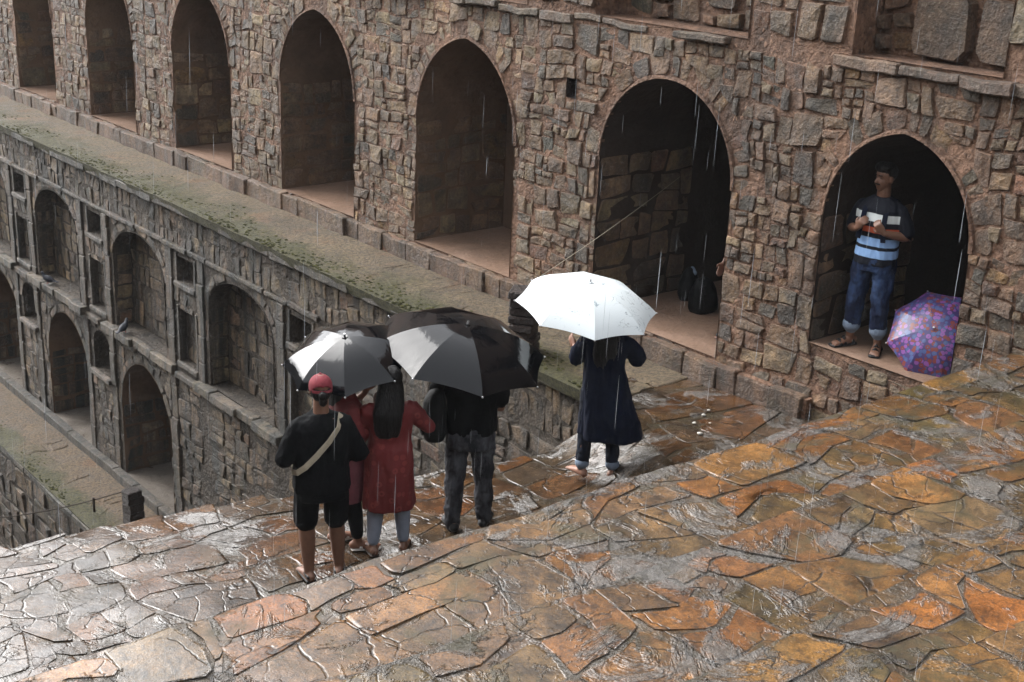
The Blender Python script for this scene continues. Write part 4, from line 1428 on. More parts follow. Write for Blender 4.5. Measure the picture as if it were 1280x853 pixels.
for hip, knee, ank, toe in LG:
    hip, knee, ank = Vector(hip), Vector(knee), Vector(ank)
    B.tube([hip, knee, knee.lerp(ank, .32), ank.lerp(knee, .1)], [.058 * H, .042 * H, .042 * H, .030 * H])
B.build('leggings', P, M_LEGGING, .010, 3, .003)
B = Blob()
B.loft([(.265 * H, 0, -.005, .128 * H, .101 * H), (.36 * H, 0, -.005, .125 * H, .098 * H), (.46 * H, 0, -.005, .120 * H, .094 * H), (.54 * H, 0, -.003, .114 * H, .088 * H), (.62 * H, 0, 0, .100 * H, .076 * H), (.70 * H, 0, 0, .108 * H, .074 * H), (.77 * H, 0, 0, .118 * H, .064 * H), (.80 * H, 0, 0, .09 * H, .052 * H), (.825 * H, 0, 0, .045 * H, .04 * H)], fold=.05, nf=8)
B.tube([(.10 * H, 0, .775 * H), (.145 * H, 0, .735 * H), (.192 * H, .0, .672 * H), (.18 * H, .07, .68 * H)], [.046 * H, .043 * H, .036 * H, .031 * H])
B.tube([(-.10 * H, 0, .775 * H), (-.118 * H, .02, .72 * H), (-.136 * H, .05, .65 * H), (-.10 * H, .12, .69 * H)], [.044 * H, .042 * H, .036 * H, .031 * H])
B.build('kurta', P, M_RED, .010, 3, .014, seed=5)
B = Blob()
B.ball(q(0, -.012, .012), (.055 * H, .060 * H, .060 * H), rot)
B.loft([(.655 * H, -.03, -.088, .052 * H, .020 * H), (.70 * H, -.03, -.092, .066 * H, .028 * H), (.77 * H, -.025, -.085, .074 * H, .036 * H), (.83 * H, -.01, -.05, .070 * H, .044 * H), (.89 * H, 0, -.015, .062 * H, .052 * H), (.96 * H, 0, 0, .05 * H, .045 * H)], fold=.05, nf=9)
B.build('hair', P, M_HAIR, .009, 2, .006, (30, 30, 5))
for hip, knee, ank, toe in LG:
    B = Blob(); a = Vector(ank); a.z = .006; d = Vector(toe).normalized()
    B.tube([a - d * .05, a + d * .17], [(.042, .010), (.045, .010)], side=d.cross(Vector((0, 0, 1))))
    B.build('sandal', P, M_TAN_SANDAL, .008, 1)

# ---- person in dusty pink beyond the two
H = 1.56
pz = TZ + lower_z(5.22, 8.12) + .012
P = person('person', (5.17, 8.16, pz), 100, 'person in a dusty pink kurta with red shawl half hidden behind the red kurta')
B = Blob()
q, rot = head(B, H, (0, .03, .925 * H), 0, -.1)
B.tube([(0, 0, .80 * H), (0, .015, .89 * H)], [.032 * H, .031 * H])
B.loft([(.50 * H, 0, 0, .09 * H, .065 * H), (.62 * H, 0, 0, .078 * H, .06 * H), (.76 * H, 0, 0, .10 * H, .055 * H), (.81 * H, 0, 0, .06 * H, .045 * H)])
arm_skin(B, H, (.095 * H, 0, .755 * H), (.14 * H, .02, .64 * H), (.08 * H, .20, .66 * H)); hand(B, (.08 * H, .20, .66 * H), (-.3, 1, .3), (-1, 0, 0), .9)
arm_skin(B, H, (-.095 * H, 0, .755 * H), (-.13 * H, .10, .68 * H), (-.03 * H, .20, .80 * H)); hand(B, (-.03 * H, .20, .80 * H), (0, .3, 1), (1, .3, 0), 1.2)
LG = [((-.055 * H, 0, .50 * H), (-.06 * H, .02, .28 * H), (-.065 * H, -.02, .045 * H), (0, 1, 0)), ((.055 * H, 0, .50 * H), (.06 * H, .04, .28 * H), (.07 * H, .08, .045 * H), (.3, 1, 0))]
legs_skin(B, H, LG)
B.build('body', P, M_SKIN2, .010, 3)
B = Blob()
for hip, knee, ank, toe in LG:
    hip, knee, ank = Vector(hip), Vector(knee), Vector(ank)
    B.tube([hip, knee, knee.lerp(ank, .32), ank.lerp(knee, .15)], [.058 * H, .042 * H, .042 * H, .032 * H])
B.build('leggings', P, M_BLACK, .011, 3)
B = Blob()
B.loft([(.28 * H, 0, 0, .125 * H, .115 * H), (.42 * H, 0, 0, .122 * H, .108 * H), (.54 * H, 0, 0, .116 * H, .095 * H), (.62 * H, 0, 0, .10 * H, .078 * H), (.77 * H, 0, 0, .112 * H, .066 * H), (.80 * H, 0, 0, .085 * H, .052 * H), (.825 * H, 0, 0, .04 * H, .04 * H)], fold=.05, nf=7)
B.build('kurta', P, M_PINK, .012, 4, .008, seed=15)
B = Blob()
B.loft([(.60 * H, .02, 0, .128 * H, .105 * H), (.68 * H, .01, 0, .132 * H, .095 * H), (.77 * H, 0, 0, .128 * H, .080 * H), (.805 * H, 0, 0, .095 * H, .062 * H), (.835 * H, 0, 0, .048 * H, .046 * H)], fold=.06, nf=6)
B.tube([(.10 * H, 0, .775 * H), (.145 * H, .02, .66 * H), (.11 * H, .12, .655 * H)], [.046 * H, .042 * H, .036 * H])
B.build('shawl', P, M_RED, .012, 3, .008, seed=25)
B = Blob()
B.ball(q(0, -.016, .016), (.053 * H, .056 * H, .056 * H), rot)
B.loft([(.72 * H, 0, -.085, .05 * H, .022 * H), (.80 * H, 0, -.07, .058 * H, .03 * H), (.88 * H, 0, -.03, .055 * H, .045 * H), (.94 * H, 0, 0, .045 * H, .04 * H)])
B.build('hair', P, M_HAIR, .009, 2, .005, (30, 30, 5))
for hip, knee, ank, toe in LG:
    a = Vector(ank); a.z = .008; d = Vector(toe).normalized(); s_ = d.cross(Vector((0, 0, 1)))
    B = Blob(); B.tube([a - d * .05, a + d * .17], [(.042, .012), (.045, .012)], side=s_)
    for f in (.02, .085): B.tube([a + d * f - s_ * .042 + Vector((0, 0, .02)), a + d * f + Vector((0, 0, .066 - f * .3)), a + d * f + s_ * .042 + Vector((0, 0, .02))], [(.016, .006)] * 3, side=d)
    B.build('sandal', P, M_WHITE_STRAP, .007, 1)

# ---- person in black t-shirt and grey jeans under the large black umbrella
H = 1.66
pz = TZ + lower_z(6.13, 7.80) + .012
P = person('person', (6.13, 7.80, pz), 34, 'person in black t-shirt and wet grey jeans under the large black umbrella')
B = Blob()
q, rot = head(B, H, (0, .03, .935 * H), .2, -.15)
B.tube([(0, 0, .80 * H), (0, .015, .90 * H)], [.037 * H, .035 * H])
B.loft([(.50 * H, 0, 0, .095 * H, .07 * H), (.62 * H, 0, 0, .09 * H, .065 * H), (.76 * H, 0, 0, .11 * H, .06 * H), (.81 * H, 0, 0, .07 * H, .05 * H)])
arm_skin(B, H, (-.095 * H, 0, .755 * H), (-.165 * H, .04, .70 * H), (-.06 * H, .20, .80 * H), 1.15)
hand(B, (-.06 * H, .20, .80 * H), (.3, .2, 1), (.8, .3, 0), 1.2)
arm_skin(B, H, (.095 * H, 0, .755 * H), (.14 * H, .05, .62 * H), (.05 * H, .22, .68 * H), 1.1)
hand(B, (.05 * H, .22, .68 * H), (-.5, .6, .7), (-.8, .3, 0), 1.2)
LG = [((-.056 * H, 0, .50 * H), (-.068 * H, .01, .28 * H), (-.078 * H, -.03, .045 * H), (-.3, 1, 0)), ((.056 * H, 0, .50 * H), (.07 * H, .04, .28 * H), (.082 * H, .05, .045 * H), (.35, 1, 0))]
legs_skin(B, H, LG)
B.build('body', P, M_SKIN, .010, 3)
B = Blob()
B.loft([(.515 * H, 0, 0, .118 * H, .088 * H), (.56 * H, 0, 0, .118 * H, .088 * H), (.64 * H, 0, 0, .116 * H, .084 * H), (.72 * H, 0, 0, .124 * H, .08 * H), (.77 * H, 0, 0, .126 * H, .070 * H), (.80 * H, 0, 0, .098 * H, .056 * H), (.828 * H, 0, 0, .05 * H, .045 * H)], fold=.03, nf=7)
B.tube([(-.105 * H, 0, .78 * H), (-.15 * H, .02, .735 * H), (-.165 * H, .035, .71 * H)], [.046 * H, .044 * H, .042 * H])
B.tube([(.105 * H, 0, .78 * H), (.135 * H, .02, .71 * H), (.14 * H, .04, .66 * H)], [.046 * H, .044 * H, .042 * H])
B.build('shirt', P, M_BLACK, .011, 3, .013, seed=33)
B = Blob()
B.loft([(.44 * H, 0, 0, .108 * H, .088 * H), (.50 * H, 0, 0, .112 * H, .088 * H), (.545 * H, 0, 0, .105 * H, .08 * H)])
for hip, knee, ank, toe in LG:
    hip, knee, ank = Vector(hip), Vector(knee), Vector(ank)
    B.tube([hip, hip.lerp(knee, .5), knee, knee.lerp(ank, .5), ank - Vector((0, 0, .02))], [.060 * H, .056 * H, .049 * H, .044 * H, .041 * H])
jeans = B.build('jeans', P, M_JEAN_GREY, .010, 2, .015, (11, 11, 9), seed=39)
sub('belt', ring_band([(.113 * H * math.cos(a), .09 * H * math.sin(a), .52 * H) for a in [2 * math.pi * i / 28 for i in range(29)]], .035, .005, out=lambda i: (math.cos(2 * math.pi * i / 28), math.sin(2 * math.pi * i / 28), 0)), jeans, M_JEAN_GREY)
for sx, (hip, knee, ank, toe) in zip((-1, 1), LG):
    a = Vector(ank); a.z = 0; d = Vector(toe).normalized(); s_ = d.cross(Vector((0, 0, 1)))
    B = Blob(); B.tube([a - d * .06 + Vector((0, 0, .04)), a + d * .05 + Vector((0, 0, .042)), a + d * .15 + Vector((0, 0, .03))], [(.042, .04), (.045, .042), (.046, .03)], side=s_)
    B.build('shoe', P, M_SHOE, .009, 2)
B = Blob()
B.ball(q(0, -.012, .018), (.052 * H, .056 * H, .054 * H), rot)
B.build('hair', P, M_HAIR, .009, 2, .004, (40, 40, 20))
# backpack carried on the left side
fy = math.radians(34)
def w_of(lx, ly, lz, base, face):
    a = -math.radians(face); c, s = math.cos(a), math.sin(a)
    return (base[0] + lx * c - ly * s, base[1] + lx * s + ly * c, base[2] + lz)
bk = thing('backpack', w_of(-.29, .0, .80, (6.13, 7.80, pz), 34), 'black backpack slung at the side of the person in grey jeans', 'backpack')
bk.rotation_euler = (0, 0, -fy)
B = Blob()
B.loft([(0, 0, 0, .085, .13), (.06, 0, 0, .098, .145), (.2, -.005, 0, .098, .145), (.32, 0, 0, .085, .125), (.40, .02, 0, .055, .085), (.43, .03, 0, .02, .04)], n=24)
pack = B.build('pack', bk, M_BAG, .011, 4, .006)
B = Blob(); B.loft([(.05, -.085, 0, .03, .10), (.14, -.095, 0, .035, .105), (.22, -.085, 0, .02, .09)], n=20); B.build('pocket', pack, M_BAG, .010, 3, .004)
sub('strap', ring_band([(.03, -.03, .38), (.06, -.06, .50), (.10, -.08, .575), (.16, -.05, .60)], .05, .008, out=(-.4, -1, .3)), bk, M_BAG)

# ---- person in the long navy coat under the white umbrella
H = 1.62
pz = TZ + lower_z(7.55, 7.80) + .010
P = person('person', (7.55, 7.80, pz), 42, 'barefoot person in a long navy coat and rolled dark jeans under the white umbrella')
B = Blob()
q, rot = head(B, H, (0, .03, .935 * H), -.1, -.15)
B.tube([(0, 0, .80 * H), (0, .015, .90 * H)], [.033 * H, .032 * H])
B.loft([(.50 * H, 0, 0, .09 * H, .065 * H), (.62 * H, 0, 0, .08 * H, .06 * H), (.76 * H, 0, 0, .10 * H, .055 * H), (.81 * H, 0, 0, .06 * H, .045 * H)])
arm_skin(B, H, (-.095 * H, 0, .755 * H), (-.145 * H, .01, .67 * H), (-.16 * H, .14, .71 * H))
hand(B, (-.16 * H, .14, .71 * H), (-.3, .5, .4), (.6, .6, 0), .7)
arm_skin(B, H, (.095 * H, 0, .755 * H), (.168 * H, .04, .685 * H), (.08 * H, .22, .76 * H))
hand(B, (.08 * H, .22, .76 * H), (-.5, .3, .8), (-.8, .3, 0), 1.2)
LG = [((-.056 * H, 0, .50 * H), (-.075 * H, .01, .28 * H), (-.088 * H, .0, .045 * H), (-.6, .8, 0)), ((.056 * H, 0, .50 * H), (.07 * H, .02, .28 * H), (.078 * H, .0, .045 * H), (.35, .95, 0))]
legs_skin(B, H, LG)
B.build('body', P, M_SKIN2, .009, 2)
B = Blob()
for hip, knee, ank, toe in LG:
    hip, knee, ank = Vector(hip), Vector(knee), Vector(ank)
    B.tube([hip, hip.lerp(knee, .5), knee, knee.lerp(ank, .5), ank.lerp(knee, .18)], [.062 * H, .054 * H, .043 * H, .037 * H, .033 * H])
jeans = B.build('jeans', P, M_JEAN_DARK, .010, 2, .011, (11, 11, 8), seed=49)
for hip, knee, ank, toe in LG:
    k, a = Vector(knee), Vector(ank)
    B = Blob(); B.tube([a.lerp(k, .19), a.lerp(k, .10)], [.038 * H, .038 * H]); B.build('jean_cuff', jeans, M_CUFF, .008, 1, .002)
B = Blob()
B.loft([(.255 * H, .085, -.03, .165 * H, .128 * H), (.34 * H, .07, -.022, .156 * H, .124 * H), (.44 * H, .04, -.01, .136 * H, .110 * H), (.54 * H, .015, 0, .118 * H, .096 * H), (.63 * H, .005, 0, .104 * H, .08 * H), (.71 * H, 0, 0, .112 * H, .078 * H), (.77 * H, 0, 0, .122 * H, .068 * H), (.80 * H, 0, 0, .095 * H, .055 * H), (.83 * H, 0, 0, .05 * H, .045 * H)], fold=.075, nf=6, seed=1.3)
B.tube([(.10 * H, 0, .775 * H), (.14 * H, .02, .73 * H), (.172 * H, .04, .68 * H), (.13 * H, .13, .72 * H)], [.046 * H, .046 * H, .043 * H, .036 * H])
B.tube([(-.10 * H, 0, .775 * H), (-.13 * H, .01, .72 * H), (-.15 * H, .015, .665 * H), (-.157 * H, .09, .695 * H)], [.045 * H, .043 * H, .038 * H, .033 * H])
B.build('coat', P, M_NAVY, .011, 3, .018, (8, 8, 2.6), seed=44)
B = Blob()
B.ball(q(0, -.014, .016), (.054 * H, .058 * H, .058 * H), rot)
B.loft([(.64 * H, .0, -.082, .06 * H, .022 * H), (.72 * H, 0, -.090, .07 * H, .03 * H), (.80 * H, 0, -.07, .066 * H, .036 * H), (.88 * H, 0, -.02, .058 * H, .05 * H), (.95 * H, 0, .01, .05 * H, .045 * H)], fold=.04, nf=8)
B.build('hair', P, M_HAIR, .009, 2, .005, (30, 30, 5))

# ---- person standing in the right arch
H = 1.70
base = (9.95, 6.92, -3.974)
FACE = -100
P = person('person', base, FACE, 'person in striped navy polo and rolled jeans standing in the arch beside the paisley umbrella')
B = Blob()
q, rot = head(B, H, (0, .015, .935 * H), -.42, -.05)
B.tube([(0, -.005, .80 * H), (0, .01, .90 * H)], [.036 * H, .034 * H])
B.loft([(.50 * H, 0, 0, .095 * H, .065 * H), (.62 * H, 0, 0, .09 * H, .062 * H), (.76 * H, 0, 0, .11 * H, .06 * H), (.81 * H, 0, 0, .07 * H, .05 * H)])
WR = []
for sx in (-1, 1):
    wr = Vector((sx * .075 * H, .175, .665 * H)); WR.append(wr)
    arm_skin(B, H, (sx * .095 * H, -.01, .755 * H), (sx * .165 * H, -.02, .635 * H), wr, 1.05)
    hand(B, wr, (-sx * .55, .35, .75), (-sx * .3, -.8, .2), 1.25, 1.0, 1)
LG = [((-.056 * H, 0, .50 * H), (-.066 * H, .03, .28 * H), (-.075 * H, .0, .045 * H), (-.35, 1, 0)), ((.056 * H, 0, .50 * H), (.072 * H, .03, .28 * H), (.088 * H, .0, .045 * H), (.45, 1, 0))]
legs_skin(B, H, LG)
B.build('body', P, M_SKIN, .008, 2)
B = Blob()
B.loft([(.475 * H, 0, 0, .112 * H, .082 * H), (.53 * H, 0, 0, .112 * H, .083 * H), (.62 * H, 0, 0, .106 * H, .078 * H), (.70 * H, 0, 0, .116 * H, .078 * H), (.77 * H, 0, 0, .124 * H, .068 * H), (.80 * H, 0, 0, .098 * H, .056 * H), (.832 * H, 0, 0, .045 * H, .043 * H)], fold=.025, nf=6)
for sx in (-1, 1): B.tube([(sx * .098 * H, 0, .772 * H), (sx * .132 * H, -.01, .71 * H), (sx * .155 * H, -.015, .65 * H)], [.038 * H, .038 * H, .037 * H])
B.build('shirt', P, M_STRIPE, .010, 3, .011, seed=55)
B = Blob()
B.loft([(.44 * H, 0, 0, .104 * H, .078 * H), (.50 * H, 0, 0, .104 * H, .078 * H), (.54 * H, 0, 0, .095 * H, .07 * H)])
for hip, knee, ank, toe in LG:
    hip, knee, ank = Vector(hip), Vector(knee), Vector(ank)
    B.tube([hip, hip.lerp(knee, .5), knee, knee.lerp(ank, .45), ank.lerp(knee, .34)], [.060 * H, .055 * H, .047 * H, .045 * H, .043 * H])
jeans = B.build('jeans', P, M_JEAN_BLUE, .010, 3, .012, (13, 13, 11), seed=59)
for hip, knee, ank, toe in LG:
    k, a = Vector(knee), Vector(ank)
    B = Blob(); B.tube([a.lerp(k, .38), a.lerp(k, .26)], [.047 * H, .047 * H]); B.build('jean_cuff', jeans, M_CUFF, .009, 1, .003)
    B = Blob(); a.z = .009; d = Vector(toe).normalized(); s_ = d.cross(Vector((0, 0, 1)))
    B.tube([a - d * .065, a + d * .05, a + d * .195], [(.046, .016), (.053, .016), (.055, .016)], side=s_)
    for f, hgt in ((-.02, .090), (.07, .078), (.12, .058)): B.tube([a + d * f - s_ * .044 + Vector((0, 0, .012)), a + d * f + Vector((0, 0, hgt)), a + d * f + s_ * .044 + Vector((0, 0, .012))], [(.019, .011)] * 3, side=d)
    B.build('sandal', P, M_SHOE, .007, 1)
B = Blob()
B.ball(q(0, -.014, .022), (.0505 * H, .055 * H, .052 * H), rot)
B.ball(q(0, .014, .050), (.046 * H, .046 * H, .030 * H), rot)
B.build('hair', P, M_HAIR, .008, 2, .004, (40, 40, 20))
B = Blob(); B.tube([q(-.018, .050, -.033), q(0, .057, -.031), q(.018, .050, -.033)], [.0045 * H] * 3, n=8); B.build('moustache', P, M_HAIR, .004, 1)
for sx in (-1, 1):
    B = Blob(); B.ball(q(sx * .019, .044, .000), (.0085, .006, .0055), rot); B.build('eye', P, M_PLASTIC, .003, 0)
    B = Blob(); B.tube([q(sx * .010, .050, .012), q(sx * .030, .044, .013)], [.0035 * H, .0025 * H], n=8); B.build('eyebrow', P, M_HAIR, .003, 0)
bk = thing('backpack', w_of(0, -.14, .92, base, FACE), 'dark blue backpack worn by the person in the striped polo', 'backpack')
bk.rotation_euler = (0, 0, -math.radians(FACE))
B = Blob(); B.loft([(0, 0, -.03, .12, .06), (.1, 0, -.05, .14, .085), (.3, 0, -.05, .14, .085), (.42, 0, -.02, .11, .05)], n=24); B.build('pack', bk, M_NAVY, .012, 4, .005)
for sx in (-1, 1):
    sub('strap', ring_band([(sx * .09, .02, .44), (sx * .095, .10, .475), (sx * .10, .19, .45), (sx * .10, .262, .36), (sx * .105, .285, .25), (sx * .12, .29, .12)], .045, .008, out=lambda i: ((0, .2, 1), (0, .4, 1), (0, .8, .6), (0, 1, .3), (0, 1, 0), (0, 1, 0))[i]), bk, M_NAVY)

# ---- person leaning out of sight behind the pier of the tall arch
H = 1.62
base = (10.16, 8.60, Z_ARCH + .006)
P = person('person', base, -60, 'person in a pink top leaning behind the pier of the tall arch with bags')
B = Blob()
q, rot = head(B, H, (0, .015, .935 * H), 0, 0)
B.tube([(0, -.005, .80 * H), (0, .01, .90 * H)], [.034 * H, .033 * H])
B.loft([(.50 * H, 0, 0, .09 * H, .065 * H), (.62 * H, 0, 0, .08 * H, .06 * H), (.76 * H, 0, 0, .10 * H, .055 * H), (.81 * H, 0, 0, .06 * H, .045 * H)])
for sx in (-1, 1):
    arm_skin(B, H, (sx * .095 * H, 0, .755 * H), (sx * .15 * H, .02, .63 * H), (sx * .11 * H, .14, .50 * H)); hand(B, (sx * .11 * H, .14, .50 * H), (0, .4, -1), (-sx, 0, 0), .4)
LG = [((-.056 * H, 0, .50 * H), (-.06 * H, .02, .28 * H), (-.065 * H, .0, .045 * H), (-.2, 1, 0)), ((.056 * H, 0, .50 * H), (.066 * H, .02, .28 * H), (.07 * H, .0, .045 * H), (.2, 1, 0))]
legs_skin(B, H, LG)
B.build('body', P, M_SKIN, .010, 3)
B = Blob()
B.loft([(.46 * H, 0, 0, .115 * H, .088 * H), (.62 * H, 0, 0, .10 * H, .078 * H), (.76 * H, 0, 0, .116 * H, .066 * H), (.80 * H, 0, 0, .085 * H, .052 * H), (.83 * H, 0, 0, .04 * H, .04 * H)])
for sx in (-1, 1): B.tube([(sx * .10 * H, 0, .78 * H), (sx * .14 * H, .01, .68 * H)], [.045 * H, .042 * H])
B.build('shirt', P, M_PINK, .012, 3, .006)
B = Blob()
for hip, knee, ank, toe in LG:
    hip, knee, ank = Vector(hip), Vector(knee), Vector(ank)
    B.tube([hip, knee, ank], [.06 * H, .047 * H, .042 * H])
B.build('trousers', P, M_JEAN_DARK, .012, 3, .006)
B = Blob(); B.ball(q(0, -.012, .018), (.052 * H, .056 * H, .054 * H), rot); B.build('hair', P, M_HAIR, .01, 2)
for hip, knee, ank, toe in LG:
    a = Vector(ank); a.z = .02; d = Vector(toe).normalized()
    B = Blob(); B.tube([a - d * .06 + Vector((0, 0, .03)), a + d * .15 + Vector((0, 0, .018))], [(.042, .045), (.045, .03)], side=d.cross(Vector((0, 0, 1)))); B.build('shoe', P, M_SHOE, .009, 2)

# ---------------------------------------------------------------- umbrellas
def umbrella(label, centre, axis, R, rise, mat, spin, shaft, group=None, panels=8):
    """centre = middle of the rim; axis points out through the tip"""
    ax = Vector(axis).normalized()
    u = thing('umbrella', centre, label, 'umbrella', group)
    qt = ax.to_track_quat('Z', 'Y')
    u.rotation_mode = 'QUATERNION'
    u.rotation_quaternion = qt
    def rib(a, s):
        r = R * math.sin(s * .95) / math.sin(.95)
        z = rise * (math.cos(s * .95) - math.cos(.95)) / (1 - math.cos(.95))
        return Vector((r * math.cos(a), r * math.sin(a), z))
    NS, NT_ = 9, 7
    for k in range(panels):
        a0, a1 = spin + 2 * math.pi * k / panels, spin + 2 * math.pi * (k + 1) / panels
        V, F = [], []
        for i in range(NS + 1):
            s = i / NS
            p0, p1 = rib(a0, s), rib(a1, s)
            for j in range(NT_ + 1):
                t = j / NT_
                p = p0.lerp(p1, t)
                b = math.sin(math.pi * t)
                k_ = 1 - .03 * b * s ** 6
                p = Vector((p.x * k_, p.y * k_, p.z + .008 * b * s ** 6))
                V.append(p)
        for i in range(NS):
            for j in range(NT_):
                a = i * (NT_ + 1) + j
                F.append((a, a + NT_ + 1, a + NT_ + 2, a + 1))
        me = mesh_from(V, F, 'canopy_panel', True)
        o = sub('canopy_panel', me, u, mat)
        m = o.modifiers.new('t', 'SOLIDIFY'); m.thickness = .0025; m.use_rim = False
        B_ = [rib(a0, i / 8) * 1.0 - Vector((0, 0, .006)) for i in range(9)]
        V, F = [], []
        for p in B_:
            for dx, dz in ((-1, 0), (1, 0), (1, -1), (-1, -1)):
                V.append(p + Vector((-math.sin(a0), math.cos(a0), 0)) * dx * .003 + Vector((0, 0, dz * .005)))
        for i in range(8):
            for q_ in range(4):
                j = (q_ + 1) % 4
                F.append((i * 4 + q_, i * 4 + j, i * 4 + 4 + j, i * 4 + 4 + q_))
        rb = sub('rib', mesh_from(V, F, 'rib'), u, M_METAL)
        e = rib(a0, 1.0)
        B2 = bmesh.new(); bmesh.ops.create_uvsphere(B2, u_segments=8, v_segments=6, radius=.008)
        mm = bpy.data.meshes.new('rib_end'); B2.to_mesh(mm); B2.free(); sub('rib_end', mm, rb, M_METAL, e * 1.004)
    def rod(name, z0, z1, r, mat_, n=12):
        V = [(r * math.cos(2 * math.pi * i / n), r * math.sin(2 * math.pi * i / n), z) for z in (z0, z1) for i in range(n)]
        F = [(i, (i + 1) % n, n + (i + 1) % n, n + i) for i in range(n)] + [tuple(range(n))[::-1], tuple(range(n, 2 * n))]
        return sub(name, mesh_from(V, F, name), u, mat_)
    rod('shaft', -shaft, rise - .003, .005, M_METAL)
    rod('tip', rise - .004, rise + .028, .0085, M_METAL)
    rod('tip_cap', rise + .001, rise + .006, .024, mat)
    rod('handle', -shaft - .09, -shaft + .03, .016, M_PLASTIC)
    return u
umbrella('open white umbrella with faint printed scribbles held over the navy coat', (7.36, 7.87, -3.40), (-.02, -.17, 1), .60, .225, M_UMB_WHITE, .30, .42)
umbrella('large wet black umbrella shading the person in grey jeans', (6.05, 7.85, -3.53), (.06, -.22, 1), .69, .235, M_UMB_BLACK, .12, .40)
umbrella('smaller wet black umbrella held over the red kurta and maroon cap', (5.27, 8.24, -3.56), (-.26, -.12, 1), .51, .20, M_UMB_BLACK, .5, .40)
umbrella('open paisley umbrella in blue and red standing on the arch floor', (10.06, 6.28, -3.68), (-.72, -.30, .60), .42, .15, M_UMB_PRINT, .39, .45)

# ---------------------------------------------------------------- bags, slab posts, wires, pigeons, pebbles
for (x, y, rz, s, lab) in ((10.90, 9.98, .5, .85, 'black backpack with blue and white lining leaning in the tall arch'), (10.68, 9.52, -.3, .92, 'plain black bag slumped beside the lined backpack in the tall arch')):
    b = thing('backpack', (x, y, Z_ARCH + .006), lab, 'bag', 'bags left in the arch')
    b.rotation_euler = (.0, -.25, rz)
    B = Blob(); B.loft([(0, 0, 0, .16 * s, .11 * s), (.1 * s, 0, 0, .19 * s, .13 * s), (.26 * s, .01, 0, .17 * s, .12 * s), (.36 * s, .02, 0, .12 * s, .08 * s), (.42 * s, .02, 0, .05 * s, .04 * s)], n=24, fold=.04)
    B.build('pack', b, M_BAG, .012, 4, .010)
    sub('strap', ring_band([(-.06 * s, -.10 * s, .36 * s), (-.05 * s, -.16 * s, .28 * s), (-.06 * s, -.17 * s, .16 * s), (-.08 * s, -.13 * s, .06 * s)], .04, .008, out=(0, -1, .2)), b, M_BAG)
    if s < .9:
        B = Blob(); B.tube([(.02, -.06, .31), (.08, -.02, .335)], [.03, .026]); B.build('lining', b, M_CUFF, .009, 2, .008)

def slab_stack(label, x, y, z, n, sx, sy, hs, rz0):
    t = thing('slab_post', (x, y, z), label, 'post', 'stacked slab posts')
    t.rotation_euler = (0, 0, rz0)
    rr = random.Random(int(x * 10)); zz = 0
    for k in range(n):
        h = hs * rr.uniform(.85, 1.15)
        o = sub('slab', box_mesh(sx * rr.uniform(.92, 1.06), sy * rr.uniform(.92, 1.06), h - .008, .012, .008, k), t, M_SLAB, (rr.uniform(-.025, .025), rr.uniform(-.02, .02), zz))
        o.rotation_euler = (0, 0, rr.uniform(-.10, .10))
        zz += h - .004
slab_stack('post of stacked dark stone slabs on the mossy ledge beside the white umbrella', 8.62, 10.15, Z_LEDGE - .005, 8, .30, .26, .092, .6)
slab_stack('short post of stacked dark slabs on the lower ledge, wire tied to it', 7.93, 18.72, Z_LOW - .005, 5, .26, .24, .135, .1)

def wire(name, a, b, sag, r, label, n=18):
    a, b = Vector(a), Vector(b)
    V, F = [], []
    for i in range(n + 1):
        t = i / n
        p = a.lerp(b, t) - Vector((0, 0, sag * 4 * t * (1 - t)))
        for k in range(5):
            V.append(p + Vector((0, math.cos(2 * math.pi * k / 5) * r, math.sin(2 * math.pi * k / 5) * r)) - a)
    for i in range(n):
        for k in range(5): F.append((i * 5 + k, i * 5 + (k + 1) % 5, i * 5 + 5 + (k + 1) % 5, i * 5 + 5 + k))
    o = place(name, mesh_from(V, F, name), None, a, M_TAN_SANDAL if 'rope' not in name else M_CREAM)
    return tag(o, label, 'wire')
wire('wire', (7.93, 18.75, -9.50), (6.2, 21.6, -10.75), .10, .011, 'thin sagging wire strung from the slab post across the lower ledge')
tag(place('wire_clip', box_mesh(.035, .035, .26, .006), None, (7.55, 19.38, -10.06), M_TAN_SANDAL), 'small rusty clip hanging from the sagging wire over the lower ledge', 'clip')
wire('rope', (8.7, 10.2, -4.02), (10.6, 9.98, -3.05), .03, .0035, 'thin pale rope stretched from the slab post into the tall arch')

def pigeon(x, y, z, rz, label):
    t = thing('pigeon', (x, y, z), label, 'pigeon', 'pigeons on the niche sills')
    t.rotation_euler = (0, 0, rz)
    B = Blob()
    B.tube([(-.10, 0, .075), (-.02, 0, .09), (.06, 0, .115)], [.035, .062, .05]); B.tube([(.06, 0, .12), (.10, 0, .18)], [.038, .026]); B.ball((.11, 0, .20), (.03, .024, .025))
    B.tube([(-.10, 0, .075), (-.20, 0, .05)], [(.03, .018), (.035, .008)], side=(0, 1, 0)); B.tube([(.135, 0, .20), (.16, 0, .195)], [.007, .004], n=8)
    B.build('body', t, PIG, .008, 3)
    for s in (-1, 1):
        B = Blob(); B.tube([(0, s * .025, .05), (.005, s * .025, .004), (.035, s * .025, .004)], [.008, .006, .005], n=8); B.build('leg', t, PIGL, .005, 0)
PIG = plain('pigeon_grey', (.030, .033, .042), .7, .3, .35, 18, .2)
PIGL = plain('pigeon_leg', (.28, .08, .07), .6, .3)
pigeon(8.46, 23.15, -7.325, 2.2, 'grey pigeon perched on the sill of the niche above the middle lower arch')
pigeon(8.46, 19.95, -7.325, .6, 'blue-grey pigeon perched on the niche sill beside the low round-headed slot')
pr = random.Random(9)
M_PEB = plain('white_pebble', (.42, .40, .36), .5, .4, .15, 20, .3)
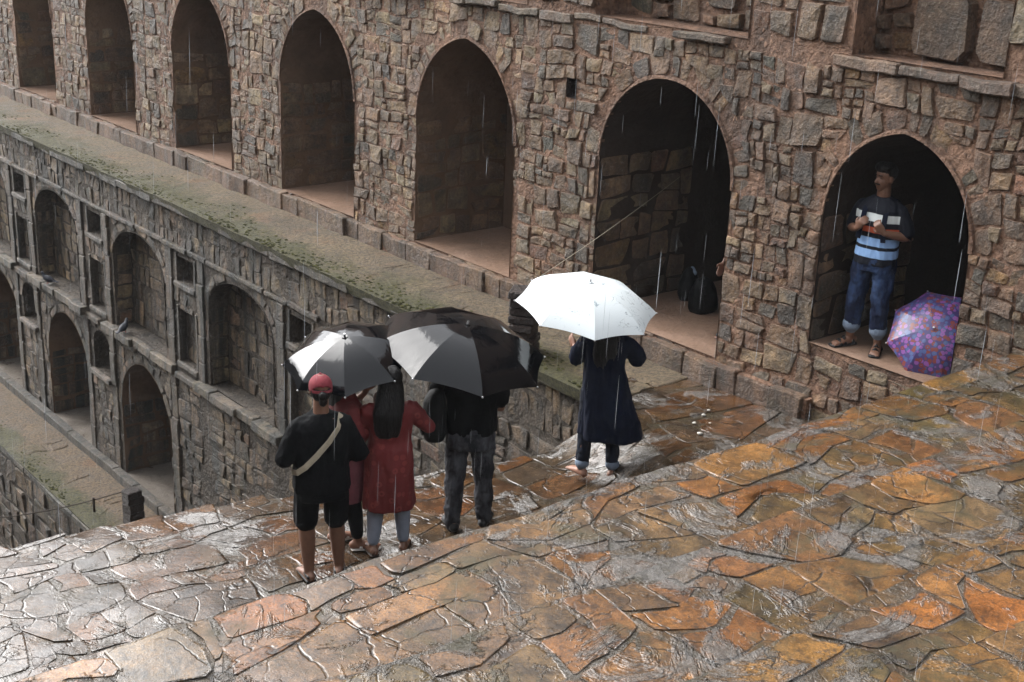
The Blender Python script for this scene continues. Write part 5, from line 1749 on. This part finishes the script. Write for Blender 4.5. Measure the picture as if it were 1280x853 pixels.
for k, (x, y) in enumerate(((8.91, 7.84), (8.68, 7.74), (9.04, 7.90), (8.53, 7.53), (8.80, 7.66))):
    B = bmesh.new(); bmesh.ops.create_icosphere(B, subdivisions=2, radius=pr.uniform(.012, .024))
    for v in B.verts: v.co = Vector((v.co.x * 1.3, v.co.y, v.co.z * .6)) * (1 + .3 * noise.noise(v.co * 60 + Vector((k * 7, 0, 0))))
    mm = bpy.data.meshes.new('pebble'); B.to_mesh(mm); B.free()
    o = place('pebble', mm, None, (x, y, TZ + lower_z(x, y) + .014), M_PEB)
    tag(o, 'small white stone lying loose at the end of the mossy ledge', 'pebble', 'white pebbles on the ledge')
bpy.data.scenes.remove(TMP)

# ---------------------------------------------------------------- falling rain
t = NT('rain_water')
t.out((.7, .74, .78), .2, None, .5)
t.b.inputs['Transmission Weight'].default_value = .55
t.b.inputs['IOR'].default_value = 1.33
rr = random.Random(77)
V, F = [], []
n_drop = 0
while n_drop < 320:
    d = rr.uniform(3.0, 13.0)
    ix, iy = rr.uniform(-.40, .40), rr.uniform(-.27, .27)
    c = (fwd + r2 * ix + u2 * iy) * d
    if c.x > 8.3 or c.z < -4.4 and c.y < 6.5 or c.z < -4.9 and c.y < 9.5 or (c.x > 8.2 and c.z < -4.6): continue
    L, r = rr.uniform(.07, .20), rr.uniform(.0003, .0006) * (1.7 if rr.random() < .06 else 1)
    b = len(V)
    for f, k in ((-.5, .1), (-.3, .8), (.1, 1), (.4, .5), (.5, .1)):
        for i in range(5):
            a = 2 * math.pi * i / 5
            V.append((c.x + r * k * math.cos(a) + f * L * .02, c.y + r * k * math.sin(a), c.z + f * L))
    for q_ in range(4):
        for i in range(5): F.append((b + q_ * 5 + i, b + q_ * 5 + (i + 1) % 5, b + q_ * 5 + 5 + (i + 1) % 5, b + q_ * 5 + 5 + i))
    n_drop += 1
tag(place('rain', mesh_from(V, F, 'rain', True), None, (0, 0, 0), t.m), 'slender drops of falling rain over the steps', 'rain', kind='stuff')
